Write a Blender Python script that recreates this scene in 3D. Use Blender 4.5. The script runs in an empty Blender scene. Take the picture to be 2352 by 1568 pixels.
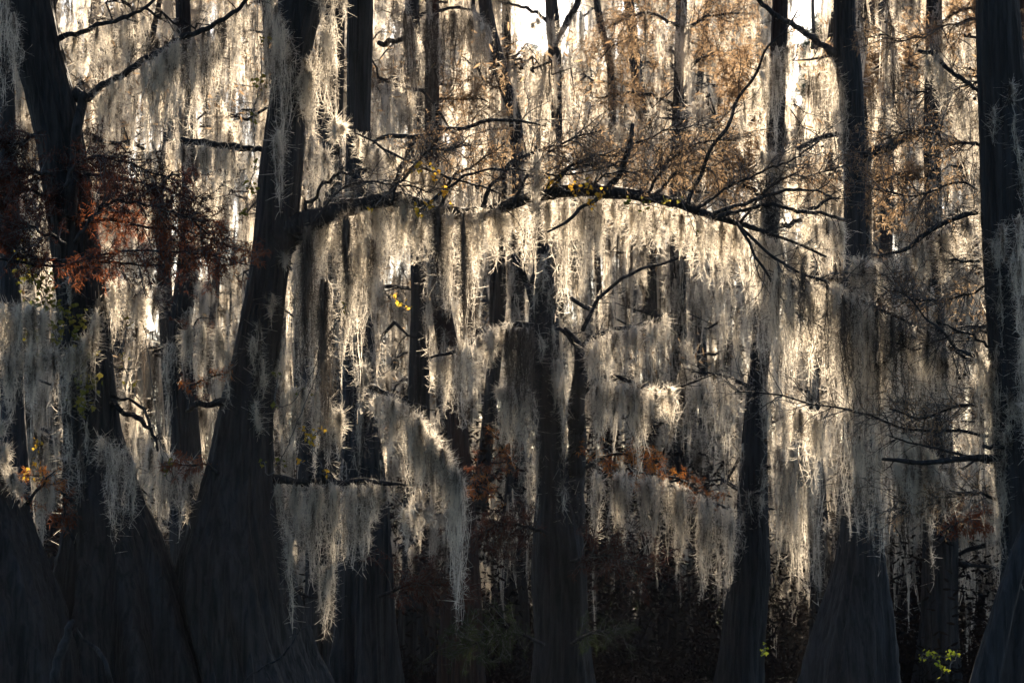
import bpy, math, random
import numpy as np
from mathutils import Vector
random.seed(7); rng = np.random.default_rng(7)
S = bpy.context.scene
# ------------------------------------------------------------------ camera
CAMZ, FPX, HOR = 1.1, 5553.0, 1430.0          # eye height, focal length in 2352-px picture units, horizon row
PITCH = math.atan((HOR - 784) / FPX)
cam_d = bpy.data.cameras.new('Camera'); cam_d.lens = 85; cam_d.sensor_width = 36
cam_d.clip_start = 0.1; cam_d.clip_end = 3000
cam_d.dof.use_dof = True; cam_d.dof.focus_distance = 30.5; cam_d.dof.aperture_fstop = 3.2
cam = bpy.data.objects.new('Camera', cam_d); S.collection.objects.link(cam)
cam.location = (0, 0, CAMZ); cam.rotation_euler = (math.radians(90) + PITCH, 0, 0)
S.camera = cam
# ------------------------------------------------------------------ sky, sun, exposure
SUN_EL, SUN_AZ = math.radians(26), math.radians(7)      # azimuth measured from +Y towards +X
w = bpy.data.worlds.new('World'); S.world = w; w.use_nodes = True
nt = w.node_tree; bg = nt.nodes['Background']; bg.inputs['Strength'].default_value = 0.05
sk = nt.nodes.new('ShaderNodeTexSky'); sk.sky_type = 'NISHITA'; sk.sun_disc = False
sk.sun_elevation = SUN_EL; sk.sun_rotation = SUN_AZ; sk.air_density = 1.1; sk.dust_density = 1.3; sk.ozone_density = 2
nt.links.new(sk.outputs[0], bg.inputs[0])
sun_d = bpy.data.lights.new('Sun', 'SUN'); sun_d.energy = 5.0; sun_d.angle = math.radians(0.5)
sun_d.color = (1.0, 0.83, 0.62)
sun = bpy.data.objects.new('Sun', sun_d); S.collection.objects.link(sun)
sdir = Vector((math.sin(SUN_AZ) * math.cos(SUN_EL), math.cos(SUN_AZ) * math.cos(SUN_EL), math.sin(SUN_EL)))
sun.rotation_euler = sdir.to_track_quat('Z', 'Y').to_euler()
S.view_settings.view_transform = 'Standard'; S.view_settings.look = 'None'
S.view_settings.exposure = 2.2; S.view_settings.gamma = 1
cy = S.cycles
cy.max_bounces = 5; cy.diffuse_bounces = 3; cy.glossy_bounces = 2; cy.transmission_bounces = 4
cy.volume_bounces = 0; cy.transparent_max_bounces = 4; cy.caustics_reflective = False; cy.caustics_refractive = False
cy.sample_clamp_indirect = 4.0
# ------------------------------------------------------------------ helpers
cp, sp = math.cos(PITCH), math.sin(PITCH)
def P(px, py, d):
    a = (px - 1176) / FPX; b = -(py - 784) / FPX
    y = cp - b * sp; z = sp + b * cp
    k = d / y
    return np.array([a * k, d, CAMZ + z * k])
def row(z, d):
    zz = (z - CAMZ); yc = d * cp + zz * sp; zc = -d * sp + zz * cp
    return 784 - FPX * zc / yc
def col(x, d): return 1176 + FPX * x / d
def mesh(name, V, F, mat, parent=None, smooth=True):
    """V (n,3), F (m,4) quads or (m,3)"""
    V = np.asarray(V, np.float32); F = np.asarray(F, np.int32)
    me = bpy.data.meshes.new(name); k = F.shape[1]
    me.vertices.add(len(V)); me.vertices.foreach_set('co', V.ravel())
    me.loops.add(F.size); me.loops.foreach_set('vertex_index', F.ravel())
    me.polygons.add(len(F)); me.polygons.foreach_set('loop_start', np.arange(0, F.size, k, dtype=np.int32))
    if smooth: me.polygons.foreach_set('use_smooth', np.ones(len(F), bool))
    me.materials.append(mat); me.update(calc_edges=True)
    o = bpy.data.objects.new(name, me); S.collection.objects.link(o)
    if parent: o.parent = parent
    return o
def sub(o, name, V, F, mat, base, smooth=True):
    """child mesh given in world coordinates under thing whose Empty sits at base"""
    return mesh(name, np.asarray(V) - base, F, mat, o, smooth)
def tag(o, label=None, cat=None, group=None, kind=None):
    if label: o['label'] = label
    if cat: o['category'] = cat
    if group: o['group'] = group
    if kind: o['kind'] = kind
    return o
def empty(name, loc):
    o = bpy.data.objects.new(name, None); S.collection.objects.link(o)
    o.location = tuple(float(v) for v in loc); o.empty_display_size = 0.2
    return o
class Acc:
    def __init__(s): s.V = []; s.F = []; s.n = 0
    def add(s, V, F):
        s.V.append(V); s.F.append(np.asarray(F) + s.n); s.n += len(V)
    def out(s): return np.concatenate(s.V), np.concatenate(s.F)
def spline(pts, n):
    """Catmull-Rom through rows of pts -> n samples"""
    p = np.asarray(pts, float)
    if len(p) == 2: p = np.array([p[0], (p[0] + p[1]) / 2, p[1]])
    q = np.vstack([2 * p[0] - p[1], p, 2 * p[-1] - p[-2]])
    seg = np.linalg.norm(np.diff(p[:, :2], axis=0), axis=1) + 1e-6
    cum = np.concatenate([[0], np.cumsum(seg)]); t = np.linspace(0, cum[-1], n)
    i = np.clip(np.searchsorted(cum, t, 'right') - 1, 0, len(seg) - 1)
    u = ((t - cum[i]) / seg[i])[:, None]
    a, b, c, d = q[i], q[i + 1], q[i + 2], q[i + 3]
    return 0.5 * (2 * b + (c - a) * u + (2 * a - 5 * b + 4 * c - d) * u ** 2 + (3 * b - a - 3 * c + d) * u ** 3)
def tube(path, R, sides, rough=0.0, cap=True):
    path = np.asarray(path, float); k = len(path); R = np.broadcast_to(R, (k,))
    T = np.gradient(path, axis=0); T /= np.linalg.norm(T, axis=1)[:, None] + 1e-9
    ref = np.array([0.03, 1.0, 0.02]) if abs(T[:, 1]).mean() < 0.8 else np.array([1.0, 0, 0.1])
    A = np.cross(T, ref); A /= np.linalg.norm(A, axis=1)[:, None] + 1e-9
    B = np.cross(T, A)
    th = np.arange(sides) * 2 * math.pi / sides
    rr = R[:, None] * (1 + rough * rng.standard_normal((k, sides)))
    V = path[:, None] + rr[..., None] * (np.cos(th)[None, :, None] * A[:, None] + np.sin(th)[None, :, None] * B[:, None])
    V = V.reshape(-1, 3)
    i = np.arange(k - 1)[:, None] * sides; j = np.arange(sides)[None]; jn = (j + 1) % sides
    F = np.stack([i + j, i + jn, i + sides + jn, i + sides + j], -1).reshape(-1, 4)
    if cap:   # pinch the end shut with a tiny ring
        V = np.vstack([V, path[-1] + T[-1] * R[-1] * .8, path[0] - T[0] * R[0] * .3])
        e = (k - 1) * sides; ce = k * sides
        Fc = [[e + a, e + (a + 1) % sides, ce, ce] for a in range(sides)] + [[(a + 1) % sides, a, ce + 1, ce + 1] for a in range(sides)]
        Fc = np.array(Fc)
        # degenerate quads are avoided by pairing triangles
        Fe = np.array([[e + a, e + (a + 1) % sides, e + (a + 2) % sides, ce] for a in range(0, sides, 2)])
        Fs = np.array([[(a + 2) % sides, (a + 1) % sides, a, ce + 1] for a in range(0, sides, 2)])
        F = np.vstack([F, Fe, Fs])
    return V, F
def ribbons(Q, W):
    """Q (n,k,3) polylines, W (n,k) widths -> flat strips of random facing"""
    n, k, _ = Q.shape
    T = np.gradient(Q, axis=1); T /= np.linalg.norm(T, axis=2)[..., None] + 1e-9
    ph = rng.uniform(0, 2 * math.pi, (n, 1)) + rng.normal(0, .5, (n, k)).cumsum(1) * .4
    A = np.cross(T, np.array([.31, .87, .38])); A /= np.linalg.norm(A, axis=2)[..., None] + 1e-6
    B = np.cross(T, A)
    D = np.cos(ph)[..., None] * A + np.sin(ph)[..., None] * B
    V = np.stack([Q - D * W[..., None] / 2, Q + D * W[..., None] / 2], 2).reshape(-1, 3)
    b = (np.arange(n)[:, None] * k + np.arange(k - 1)[None]) * 2
    F = np.stack([b, b + 1, b + 3, b + 2], -1).reshape(-1, 4)
    return V, F
# ------------------------------------------------------------------ materials
def mat_new(name):
    m = bpy.data.materials.new(name); m.use_nodes = True
    t = m.node_tree; t.nodes.clear(); out = t.nodes.new('ShaderNodeOutputMaterial')
    return m, t, out
def bark_mat(name, dark, light, lichen=(.13, .17, .19), lich_amt=.35, bump=.9):
    m, t, out = mat_new(name); N = t.nodes.new; L = t.links.new
    tc = N('ShaderNodeTexCoord'); mp = N('ShaderNodeMapping'); mp.inputs['Scale'].default_value = (17, 17, 1.1)
    L(tc.outputs['Object'], mp.inputs[0])
    n1 = N('ShaderNodeTexNoise'); n1.inputs['Scale'].default_value = 1; n1.inputs['Detail'].default_value = 6; n1.inputs['Distortion'].default_value = .6
    L(mp.outputs[0], n1.inputs['Vector'])
    cr = N('ShaderNodeValToRGB'); cr.color_ramp.elements[0].position = .38; cr.color_ramp.elements[1].position = .66
    cr.color_ramp.elements[0].color = (*dark, 1); cr.color_ramp.elements[1].color = (*light, 1)
    L(n1.outputs[0], cr.inputs[0])
    n2 = N('ShaderNodeTexNoise'); n2.inputs['Scale'].default_value = 1.4; n2.inputs['Detail'].default_value = 8; n2.inputs['Roughness'].default_value = .7
    mp2 = N('ShaderNodeMapping'); mp2.inputs['Scale'].default_value = (3, 3, 1); L(tc.outputs['Object'], mp2.inputs[0]); L(mp2.outputs[0], n2.inputs['Vector'])
    r2 = N('ShaderNodeMapRange'); r2.inputs[1].default_value = .5; r2.inputs[2].default_value = .68; r2.inputs[4].default_value = lich_amt
    L(n2.outputs[0], r2.inputs[0])
    mx = N('ShaderNodeMix'); mx.data_type = 'RGBA'; mx.inputs['B'].default_value = (*lichen, 1)
    L(r2.outputs[0], mx.inputs[0]); L(cr.outputs[0], mx.inputs['A'])
    b = N('ShaderNodeBsdfPrincipled'); b.inputs['Roughness'].default_value = .78; b.inputs['Specular IOR Level'].default_value = .3
    L(mx.outputs['Result'], b.inputs['Base Color'])
    bp = N('ShaderNodeBump'); bp.inputs['Strength'].default_value = bump; bp.inputs['Distance'].default_value = .07
    L(n1.outputs[0], bp.inputs['Height']); L(bp.outputs[0], b.inputs['Normal']); L(b.outputs[0], out.inputs[0])
    return m
def leaf_mat(name, c1, c2, trans=.5, tcol=None, scale=3.0, thr=(.35, .65), streak=None):
    """thin foliage / moss: diffuse mixed with light passing through"""
    m, t, out = mat_new(name); N = t.nodes.new; L = t.links.new
    g = N('ShaderNodeNewGeometry'); n1 = N('ShaderNodeTexNoise'); n1.inputs['Scale'].default_value = scale; n1.inputs['Detail'].default_value = 3
    if streak:
        mp = N('ShaderNodeMapping'); mp.inputs['Scale'].default_value = streak; L(g.outputs['Position'], mp.inputs[0]); L(mp.outputs[0], n1.inputs['Vector'])
    else: L(g.outputs['Position'], n1.inputs['Vector'])
    cr = N('ShaderNodeValToRGB'); cr.color_ramp.elements[0].position, cr.color_ramp.elements[1].position = thr
    cr.color_ramp.elements[0].color = (*c1, 1); cr.color_ramp.elements[1].color = (*c2, 1)
    L(n1.outputs[0], cr.inputs[0])
    d = N('ShaderNodeBsdfDiffuse'); tr = N('ShaderNodeBsdfTranslucent'); ms = N('ShaderNodeMixShader'); ms.inputs[0].default_value = trans
    L(cr.outputs[0], d.inputs[0])
    if tcol:
        mu = N('ShaderNodeMix'); mu.data_type = 'RGBA'; mu.blend_type = 'MULTIPLY'; mu.inputs[0].default_value = 1
        mu.inputs['B'].default_value = (*tcol, 1); L(cr.outputs[0], mu.inputs['A']); L(mu.outputs['Result'], tr.inputs[0])
    else: L(cr.outputs[0], tr.inputs[0])
    L(d.outputs[0], ms.inputs[1]); L(tr.outputs[0], ms.inputs[2]); L(ms.outputs[0], out.inputs[0])
    return m
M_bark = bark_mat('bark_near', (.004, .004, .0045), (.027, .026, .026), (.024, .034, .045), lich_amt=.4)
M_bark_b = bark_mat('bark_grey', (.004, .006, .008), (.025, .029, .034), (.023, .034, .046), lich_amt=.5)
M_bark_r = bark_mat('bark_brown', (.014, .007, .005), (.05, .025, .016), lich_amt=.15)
M_twig = bark_mat('bark_twig', (.03, .026, .024), (.14, .135, .13), bump=.2)
M_moss = leaf_mat('moss', (.11, .095, .08), (.83, .77, .67), trans=.72, scale=1, streak=(13, 13, 2.6), thr=(.37, .55))
M_moss_far = leaf_mat('moss_far', (.06, .05, .042), (.85, .78, .67), trans=.72, scale=1, streak=(3.4, 3.4, 1.0), thr=(.41, .57))
M_moss_shade = leaf_mat('moss_shade', (.035, .03, .026), (.16, .14, .12), trans=.4, scale=1, streak=(13, 13, 2.6), thr=(.37, .6))  # darker moss copy: its colour stands in for thick moss in shade
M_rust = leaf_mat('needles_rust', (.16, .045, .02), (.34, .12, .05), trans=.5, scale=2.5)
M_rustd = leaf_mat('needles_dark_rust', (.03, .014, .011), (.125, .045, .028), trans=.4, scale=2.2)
M_orange = leaf_mat('needles_orange', (.45, .12, .03), (.62, .28, .06), trans=.5, scale=5)
M_brown = leaf_mat('needles_brown', (.20, .125, .07), (.50, .36, .22), trans=.6, scale=1.5)
M_pine = leaf_mat('needles_pine', (.03, .05, .03), (.08, .11, .06), trans=.3, scale=1)
M_green = leaf_mat('needles_green', (.03, .045, .02), (.06, .08, .03), trans=.4, scale=1)
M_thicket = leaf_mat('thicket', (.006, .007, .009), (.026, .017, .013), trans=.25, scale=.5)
M_yellow = leaf_mat('leaf_yellow', (.45, .36, .04), (.75, .42, .06), trans=.6, scale=6)
M_ivy = leaf_mat('leaf_ivy', (.10, .13, .03), (.34, .28, .06), trans=.5, scale=5)
M_lime = leaf_mat('leaf_lime', (.30, .42, .03), (.75, .70, .08), trans=.6, scale=12)
m, t, out = mat_new('cone_brown'); b = t.nodes.new('ShaderNodeBsdfPrincipled'); b.inputs['Base Color'].default_value = (.05, .035, .025, 1); b.inputs['Roughness'].default_value = .8
n_ = t.nodes.new('ShaderNodeTexVoronoi'); n_.inputs['Scale'].default_value = 60; bp_ = t.nodes.new('ShaderNodeBump'); bp_.inputs['Strength'].default_value = .6
t.links.new(n_.outputs[0], bp_.inputs['Height']); t.links.new(bp_.outputs[0], b.inputs['Normal']); t.links.new(b.outputs[0], out.inputs[0]); M_cone = m
# ------------------------------------------------------------------ setting
def flat(name, x0, x1, y0, y1, z, mat, nx=2, ny=2, amp=0):
    X, Y = np.meshgrid(np.linspace(x0, x1, nx), np.linspace(y0, y1, ny))
    Z = z + amp * (np.sin(X * .31 + 1) * np.cos(Y * .23) + .5 * np.sin(X * .9 + Y * .7)) if amp else X * 0 + z
    V = np.stack([X, Y, Z], -1).reshape(-1, 3)
    i = np.arange(ny - 1)[:, None] * nx + np.arange(nx - 1)[None]
    F = np.stack([i, i + 1, i + nx + 1, i + nx], -1).reshape(-1, 4)
    o = mesh(name, V, F, mat); o['kind'] = 'structure'; return o
m, t, out = mat_new('swamp_water'); N = t.nodes.new; L = t.links.new
b = N('ShaderNodeBsdfPrincipled'); b.inputs['Base Color'].default_value = (.012, .014, .013, 1); b.inputs['Roughness'].default_value = .12
g = N('ShaderNodeNewGeometry'); n1 = N('ShaderNodeTexNoise'); n1.inputs['Scale'].default_value = 3; n1.inputs['Detail'].default_value = 4
bp = N('ShaderNodeBump'); bp.inputs['Strength'].default_value = .15; L(g.outputs['Position'], n1.inputs['Vector']); L(n1.outputs[0], bp.inputs['Height']); L(bp.outputs[0], b.inputs['Normal'])
L(b.outputs[0], out.inputs[0]); M_water = m
m, t, out = mat_new('leaf_litter'); N = t.nodes.new; L = t.links.new
b = N('ShaderNodeBsdfPrincipled'); b.inputs['Roughness'].default_value = .95; b.inputs['Specular IOR Level'].default_value = .08
g = N('ShaderNodeNewGeometry'); n1 = N('ShaderNodeTexNoise'); n1.inputs['Scale'].default_value = 1.5; n1.inputs['Detail'].default_value = 8
cr = N('ShaderNodeValToRGB'); cr.color_ramp.elements[0].color = (.008, .007, .006, 1); cr.color_ramp.elements[1].color = (.035, .024, .018, 1)
L(g.outputs['Position'], n1.inputs['Vector']); L(n1.outputs[0], cr.inputs[0]); L(cr.outputs[0], b.inputs['Base Color']); L(b.outputs[0], out.inputs[0]); M_litter = m
flat('water', -900, 900, -60, 900, 0, M_water)
ob = flat('shore_bank', -160, 160, 58, 360, .02, M_litter, 90, 100, .1)
for v in ob.data.vertices:
    if v.co.y > 60: v.co.z += .12 + max(0, v.co.y - 150) * .12 * min(1, max(0, (v.co.y - 150) / 40)) * (1 if v.co.y < 240 else 1)
ob.data.update()
# ------------------------------------------------------------------ trunks and branches
def trunk_mesh(pts, d, flute=.25, step=.09, seg=96, rough=.075, flute_top=2.8, dy=0):
    """pts: rows (px, py, half width px) listed top to bottom at distance d"""
    p = np.array(pts, float); s = d / FPX
    W = np.array([[*P(a, b_, d), hw * s] for a, b_, hw in p])
    if W[-1, 2] > -.3:
        last = W[-1].copy(); dz = last[2] + .4; slope = (W[-1, 3] - W[-2, 3]) / max(.05, abs(W[-1, 2] - W[-2, 2]))
        last[2] = -.4; last[3] += min(max(slope, .05), .5) * dz; W = np.vstack([W, last])
    W = W[::-1]                                   # bottom to top
    L_ = np.linalg.norm(np.diff(W[:, :3], axis=0), axis=1).sum(); n = max(8, int(L_ / step))
    q = np.asarray(W); cum = np.concatenate([[0], np.cumsum(np.linalg.norm(np.diff(q[:, :3], axis=0), axis=1))])
    tt = np.linspace(0, cum[-1], n)
    Q = np.stack([np.interp(tt, cum, q[:, i]) for i in range(4)], 1)
    kern = np.hanning(7); kern /= kern.sum()
    for i in (0, 3):
        pad = np.concatenate([[Q[0, i]] * 3, Q[:, i], [Q[-1, i]] * 3]); Q[:, i] = np.convolve(pad, kern, 'valid')
    Q[:, 1] += dy * (Q[:, 2] - Q[0, 2])
    th = np.linspace(0, 2 * math.pi, seg, endpoint=False); z = Q[:, 2]
    R = Q[:, 3][:, None] * np.ones(seg)[None]
    fl = flute * np.clip(1 - (z / flute_top), 0, 1) ** 1.3
    f = np.zeros((n, seg))
    for k_ in range(5):
        fr = rng.integers(3, 10); ph = rng.uniform(0, 6.28) + .12 * np.sin(z * rng.uniform(.3, .9))
        f += (1.6 * np.abs(np.cos(fr * .5 * th[None] + ph[:, None] * (fr % 2 == 0))) - 1.05) / 2.2 if fr % 2 == 0 else np.cos(fr * th[None] + ph[:, None]) / 3
    g_ = np.zeros((n, seg))
    for k_ in range(12):
        fr = rng.integers(11, 30); g_ += np.cos(fr * th[None] + rng.uniform(0, 6.28) + .9 * np.sin(z * rng.uniform(.4, 2.2) + rng.uniform(0, 6))[:, None]) * rng.uniform(.3, 1) / 3
    R = R * (1 + fl[:, None] * f + rough * g_ * (.6 + .4 * f) + .012 * rng.standard_normal((n, seg)))
    lump = 1 + .05 * np.sin(z * 1.7 + rng.uniform(0, 6)) * np.sin(z * .9)
    R *= lump[:, None]
    V = np.stack([Q[:, 0:1] + R * np.cos(th), Q[:, 1:2] + R * np.sin(th), np.repeat(z[:, None], seg, 1)], -1).reshape(-1, 3)
    i = np.arange(n - 1)[:, None] * seg; j = np.arange(seg)[None]; jn = (j + 1) % seg
    F = np.stack([i + j, i + jn, i + seg + jn, i + seg + j], -1).reshape(-1, 4)
    return V, F, np.array([Q[0, 0], Q[0, 1], 0.0])
def wob(n, amp, f=3):
    t_ = np.linspace(0, 1, n); o = np.zeros((n, 3))
    for k_ in range(f):
        fr = rng.uniform(2, 9) * (k_ + 1) * .5
        o += rng.normal(0, 1, 3) * np.sin(t_ * fr * 6.28 + rng.uniform(0, 6.28))[:, None] / (k_ + 1)
    return o * amp * np.sin(np.clip(t_ * 6, 0, 1) * 1.57)[:, None]
def branch_path(pts, d, d2=None, n=None, wobble=.012):
    p = np.array([(a, b_, c) for a, b_, c in pts], float)
    d2 = d if d2 is None else d2
    ln = np.linalg.norm(np.diff(p[:, :2], axis=0), axis=1).sum() * d / FPX
    n = n or max(8, int(ln / .06)); q = spline(p, n); dd = np.linspace(d, d2, n)
    W = np.array([P(q[i, 0], q[i, 1], dd[i]) for i in range(n)])
    W += wob(n, wobble); W[:, 1] += wob(n, wobble * 6)[:, 1]
    return W, np.maximum(q[:, 2], .6) / 2 * dd / FPX
def grow_twigs(path, R, n, length, acc, lvl=0, up=.2, ends=None, thick=.006, start=.15, spread=1.0):
    """fine wandering twigs off a branch"""
    k = len(path)
    for _ in range(n):
        i = int(rng.uniform(start, 1) * (k - 1)); T = path[min(i + 1, k - 1)] - path[max(i - 1, 0)]; T = T / (np.linalg.norm(T) + 1e-9)
        s_ = rng.normal(0, 1, 3) * np.array([1, .6, 1]); s_ -= T * s_.dot(T) * .7; s_ /= np.linalg.norm(s_) + 1e-9
        dr = T * .75 + s_ * spread * .8 + np.array([0, 0, up]); dr /= np.linalg.norm(dr)
        L_ = length * rng.uniform(.35, 1); m_ = max(5, int(L_ / .07)); pts = [path[i]]; v = dr.copy()
        for q in range(m_):
            v = v + rng.normal(0, .16, 3) + np.array([0, 0, -.02]); v /= np.linalg.norm(v)
            pts.append(pts[-1] + v * L_ / m_)
        pts = np.array(pts); th_ = thick * rng.uniform(.6, 1.2)
        acc.add(*tube(pts, np.linspace(th_, th_ * .35, len(pts)), 4 if lvl else 5, cap=False))
        if ends is not None: ends.append(pts)
        if lvl > 0: grow_twigs(pts, None, 3, L_ * .5, acc, lvl - 1, up, ends, thick * .6, .2)
def needles(paths, acc, per_m=55, ln=.07, wd=.007, droop=.3):
    """feathery sprays: short ribbons all along twig polylines"""
    Ps = []; Ds = []
    for p in paths:
        L_ = np.linalg.norm(np.diff(p, axis=0), axis=1).sum(); n = max(2, int(L_ * per_m))
        u = rng.uniform(0, len(p) - 1.001, n); i = u.astype(int); f = (u - i)[:, None]
        Ps.append(p[i] * (1 - f) + p[i + 1] * f); Ds.append((p[i + 1] - p[i]) / (np.linalg.norm(p[i + 1] - p[i], axis=1)[:, None] + 1e-9))
    A = np.concatenate(Ps); T = np.concatenate(Ds); n = len(A)
    D = rng.normal(0, 1, (n, 3)) + T * .8 + np.array([0, 0, -droop]); D /= np.linalg.norm(D, axis=1)[:, None]
    l_ = ln * rng.uniform(.4, 1.2, (n, 1))
    Q = np.stack([A, A + D * l_ * .5, A + D * l_ + np.array([0, 0, -.15]) * l_], 1)
    acc.add(*ribbons(Q, np.tile(np.array([.6, 1, .25]) * wd, (n, 1))))
def leaves(C_, size, acc, nrm=None):
    """three-lobed flat leaves at points"""
    n = len(C_); nr = rng.normal(0, 1, (n, 3)); nr /= np.linalg.norm(nr, axis=1)[:, None]
    a = np.cross(nr, [.2, .3, .9]); a /= np.linalg.norm(a, axis=1)[:, None]; b_ = np.cross(nr, a)
    sz = size * rng.uniform(.5, 1.2, (n, 1))
    out = [(0, -.5), (.5, -.25), (.42, .1), (.2, .12), (0, .62), (-.2, .12), (-.42, .1), (-.5, -.25)]
    V = np.stack([C_ + sz * (a * x + b_ * y + nr * (.15 * abs(x))) for x, y in out], 1).reshape(-1, 3)
    o = np.arange(n)[:, None] * 8
    F = np.concatenate([o + np.array([0, 1, 2, 3]), o + np.array([0, 3, 4, 5]), o + np.array([0, 5, 6, 7])])
    acc.add(V, F)
# ------------------------------------------------------------------ spanish moss
def moss_geo(roots, lens, rad, fil=13, fw=.006, curls=15, cl=.075, kp=14, cw=.0058, sway=None, curl_seg=4):
    """beards hanging from roots (n,3): each one a bundle of fine wandering strands with curled side hairs"""
    n = len(roots); lens = np.asarray(lens); rad = np.broadcast_to(rad, (n,))
    # axis wander of every beard
    t_ = np.linspace(0, 1, kp)
    ax = np.zeros((n, kp, 3))
    for k_ in range(3):
        a_ = rng.normal(0, .035, (n, 1, 3)) / (k_ + 1); a_[..., 2] = 0
        ax += a_ * np.sin(t_[None, :, None] * rng.uniform(1.5, 5, (n, 1, 1)) * (k_ + 1) + rng.uniform(0, 6, (n, 1, 1))) * t_[None, :, None] * lens[:, None, None] ** .7
    N_ = n * fil; bi = np.repeat(np.arange(n), fil)
    fl_ = lens[bi] * (1 - np.abs(rng.normal(0, .33, N_)).clip(0, .85)); fl_[::fil] = lens * 1.02
    ratio = (fl_ / lens[bi])[:, None]; tt = t_[None] * ratio                # (N,kp) in beard units
    # envelope: narrow at branch, widest at a third, thin tip
    env = np.interp(tt, [0, .12, .35, .7, 1], [.15, .65, 1, .55, .12]) * rad[bi][:, None]
    ang = rng.uniform(0, 6.28, (N_, 1)) + rng.normal(0, .7, (N_, 1)) * tt * 2 + .5 * np.sin(tt * rng.uniform(4, 14, (N_, 1)) + rng.uniform(0, 6, (N_, 1)))
    rr = np.sqrt(rng.uniform(0.02, 1, (N_, 1))) * (1 + .3 * np.sin(tt * rng.uniform(5, 18, (N_, 1)) + rng.uniform(0, 6, (N_, 1))))
    idx = tt * (kp - 1); i0 = np.clip(idx.astype(int), 0, kp - 2); f = (idx - i0)[..., None]
    A_ = ax[bi[:, None], i0] * (1 - f) + ax[bi[:, None], i0 + 1] * f
    Q = roots[bi][:, None] + A_ + np.stack([np.cos(ang) * rr * env, np.sin(ang) * rr * env, -tt * lens[bi][:, None]], -1)
    Q += rng.normal(0, .006, Q.shape) * np.array([1, 1, .6])
    Wd = np.interp(t_, [0, .5, 1], [1, .9, .5])[None] * fw * rng.uniform(.6, 1.35, (N_, 1))
    V1, F1 = ribbons(Q, Wd); acc = Acc(); acc.add(V1, F1)
    if curls:
        Ncl = N_ * curls; fi = np.repeat(np.arange(N_), curls)
        u = rng.uniform(.03, 1, Ncl) * (kp - 1.001); i0 = u.astype(int); f = (u - i0)[:, None]
        base = Q[fi, i0] * (1 - f) + Q[fi, i0 + 1] * f
        out_ = base - (roots[bi][fi] + ax[bi[fi], np.clip((u * ratio[fi, 0]).astype(int), 0, kp - 1)]); out_[:, 2] = 0
        out_ /= np.linalg.norm(out_, axis=1)[:, None] + 1e-6
        D = rng.normal(0, 1, (Ncl, 3)) + out_ * .3 + np.array([0, 0, -.7]); D /= np.linalg.norm(D, axis=1)[:, None]
        D2 = rng.normal(0, 1, (Ncl, 3)) + np.array([0, 0, .25]); l_ = cl * rng.uniform(.3, 1.25, (Ncl, 1))
        ks = curl_seg + 1; s_ = np.linspace(0, 1, ks)
        C_ = base[:, None] + l_[..., None] * (D[:, None] * s_[None, :, None] + D2[:, None] * .95 * (s_ ** 2)[None, :, None])
        Wc = np.interp(s_, [0, 1], [1, .35])[None] * cw * rng.uniform(.7, 1.3, (Ncl, 1))
        acc.add(*ribbons(C_, Wc))
    return acc.out()
ARCH = 'spanish moss hanging from the arched limb'
def moss_on(label, tops, n, d, fil=13, rad=14, group=None, d2=None, curls=26, jit=.5, coarse=1.0, name='spanish_moss', dens=.56, yj=9, mat=None):
    """tops: rows (px, py, bottom row) along which beards hang at distance d"""
    if group == ARCH: d = d + .42
    p = np.array(tops, float); s = d / FPX; n = max(4, int(n * dens)); fil = min(fil, 14)
    cum = np.concatenate([[0], np.cumsum(np.abs(np.diff(p[:, 0])) + np.abs(np.diff(p[:, 1])) * .5 + .01)])
    u = (np.arange(n) + rng.uniform(0, 1, n)) / n; u = np.clip(u + .07 * np.sin(u * rng.uniform(16, 40) + rng.uniform(0, 6)), 0, 1) * cum[-1]
    x = np.interp(u, cum, p[:, 0]); y = np.interp(u, cum, p[:, 1]); yb = np.interp(u, cum, p[:, 2])
    y = y + np.abs(rng.normal(0, yj, n)) * np.where(rng.uniform(0, 1, n) < .35, -.3, .8)
    dd = d + (((d2 - d) * u / cum[-1]) if d2 else 0) + rng.normal(0, .13, n)
    roots = np.array([P(x[i], y[i], dd[i]) for i in range(n)])
    ln = (yb - y) * s * (1 - np.abs(rng.normal(0, jit, n)).clip(0, .7)); k = np.argmax(ln); ln[k] = (yb[k] - y[k]) * s
    ln = np.maximum(ln, .12)
    R = rad * s * rng.uniform(.55, 1.25, n) * np.clip(ln / .8, .45, 1.25)
    V, F = moss_geo(roots, ln, R, fil=fil, curls=curls, fw=.006 * coarse, cw=.0055 * coarse, cl=.06 * (coarse ** .5))
    base = roots[k]
    o = mesh(name, V - base, F, mat or M_moss); o.location = tuple(base)
    return tag(o, label, 'spanish moss', group)

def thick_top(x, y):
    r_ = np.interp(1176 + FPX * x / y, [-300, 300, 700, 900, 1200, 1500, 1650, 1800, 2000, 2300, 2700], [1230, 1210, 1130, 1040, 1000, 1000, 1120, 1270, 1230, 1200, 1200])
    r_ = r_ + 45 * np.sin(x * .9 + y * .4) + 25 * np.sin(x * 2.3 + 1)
    return CAMZ + (HOR - r_) / FPX * y
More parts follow.
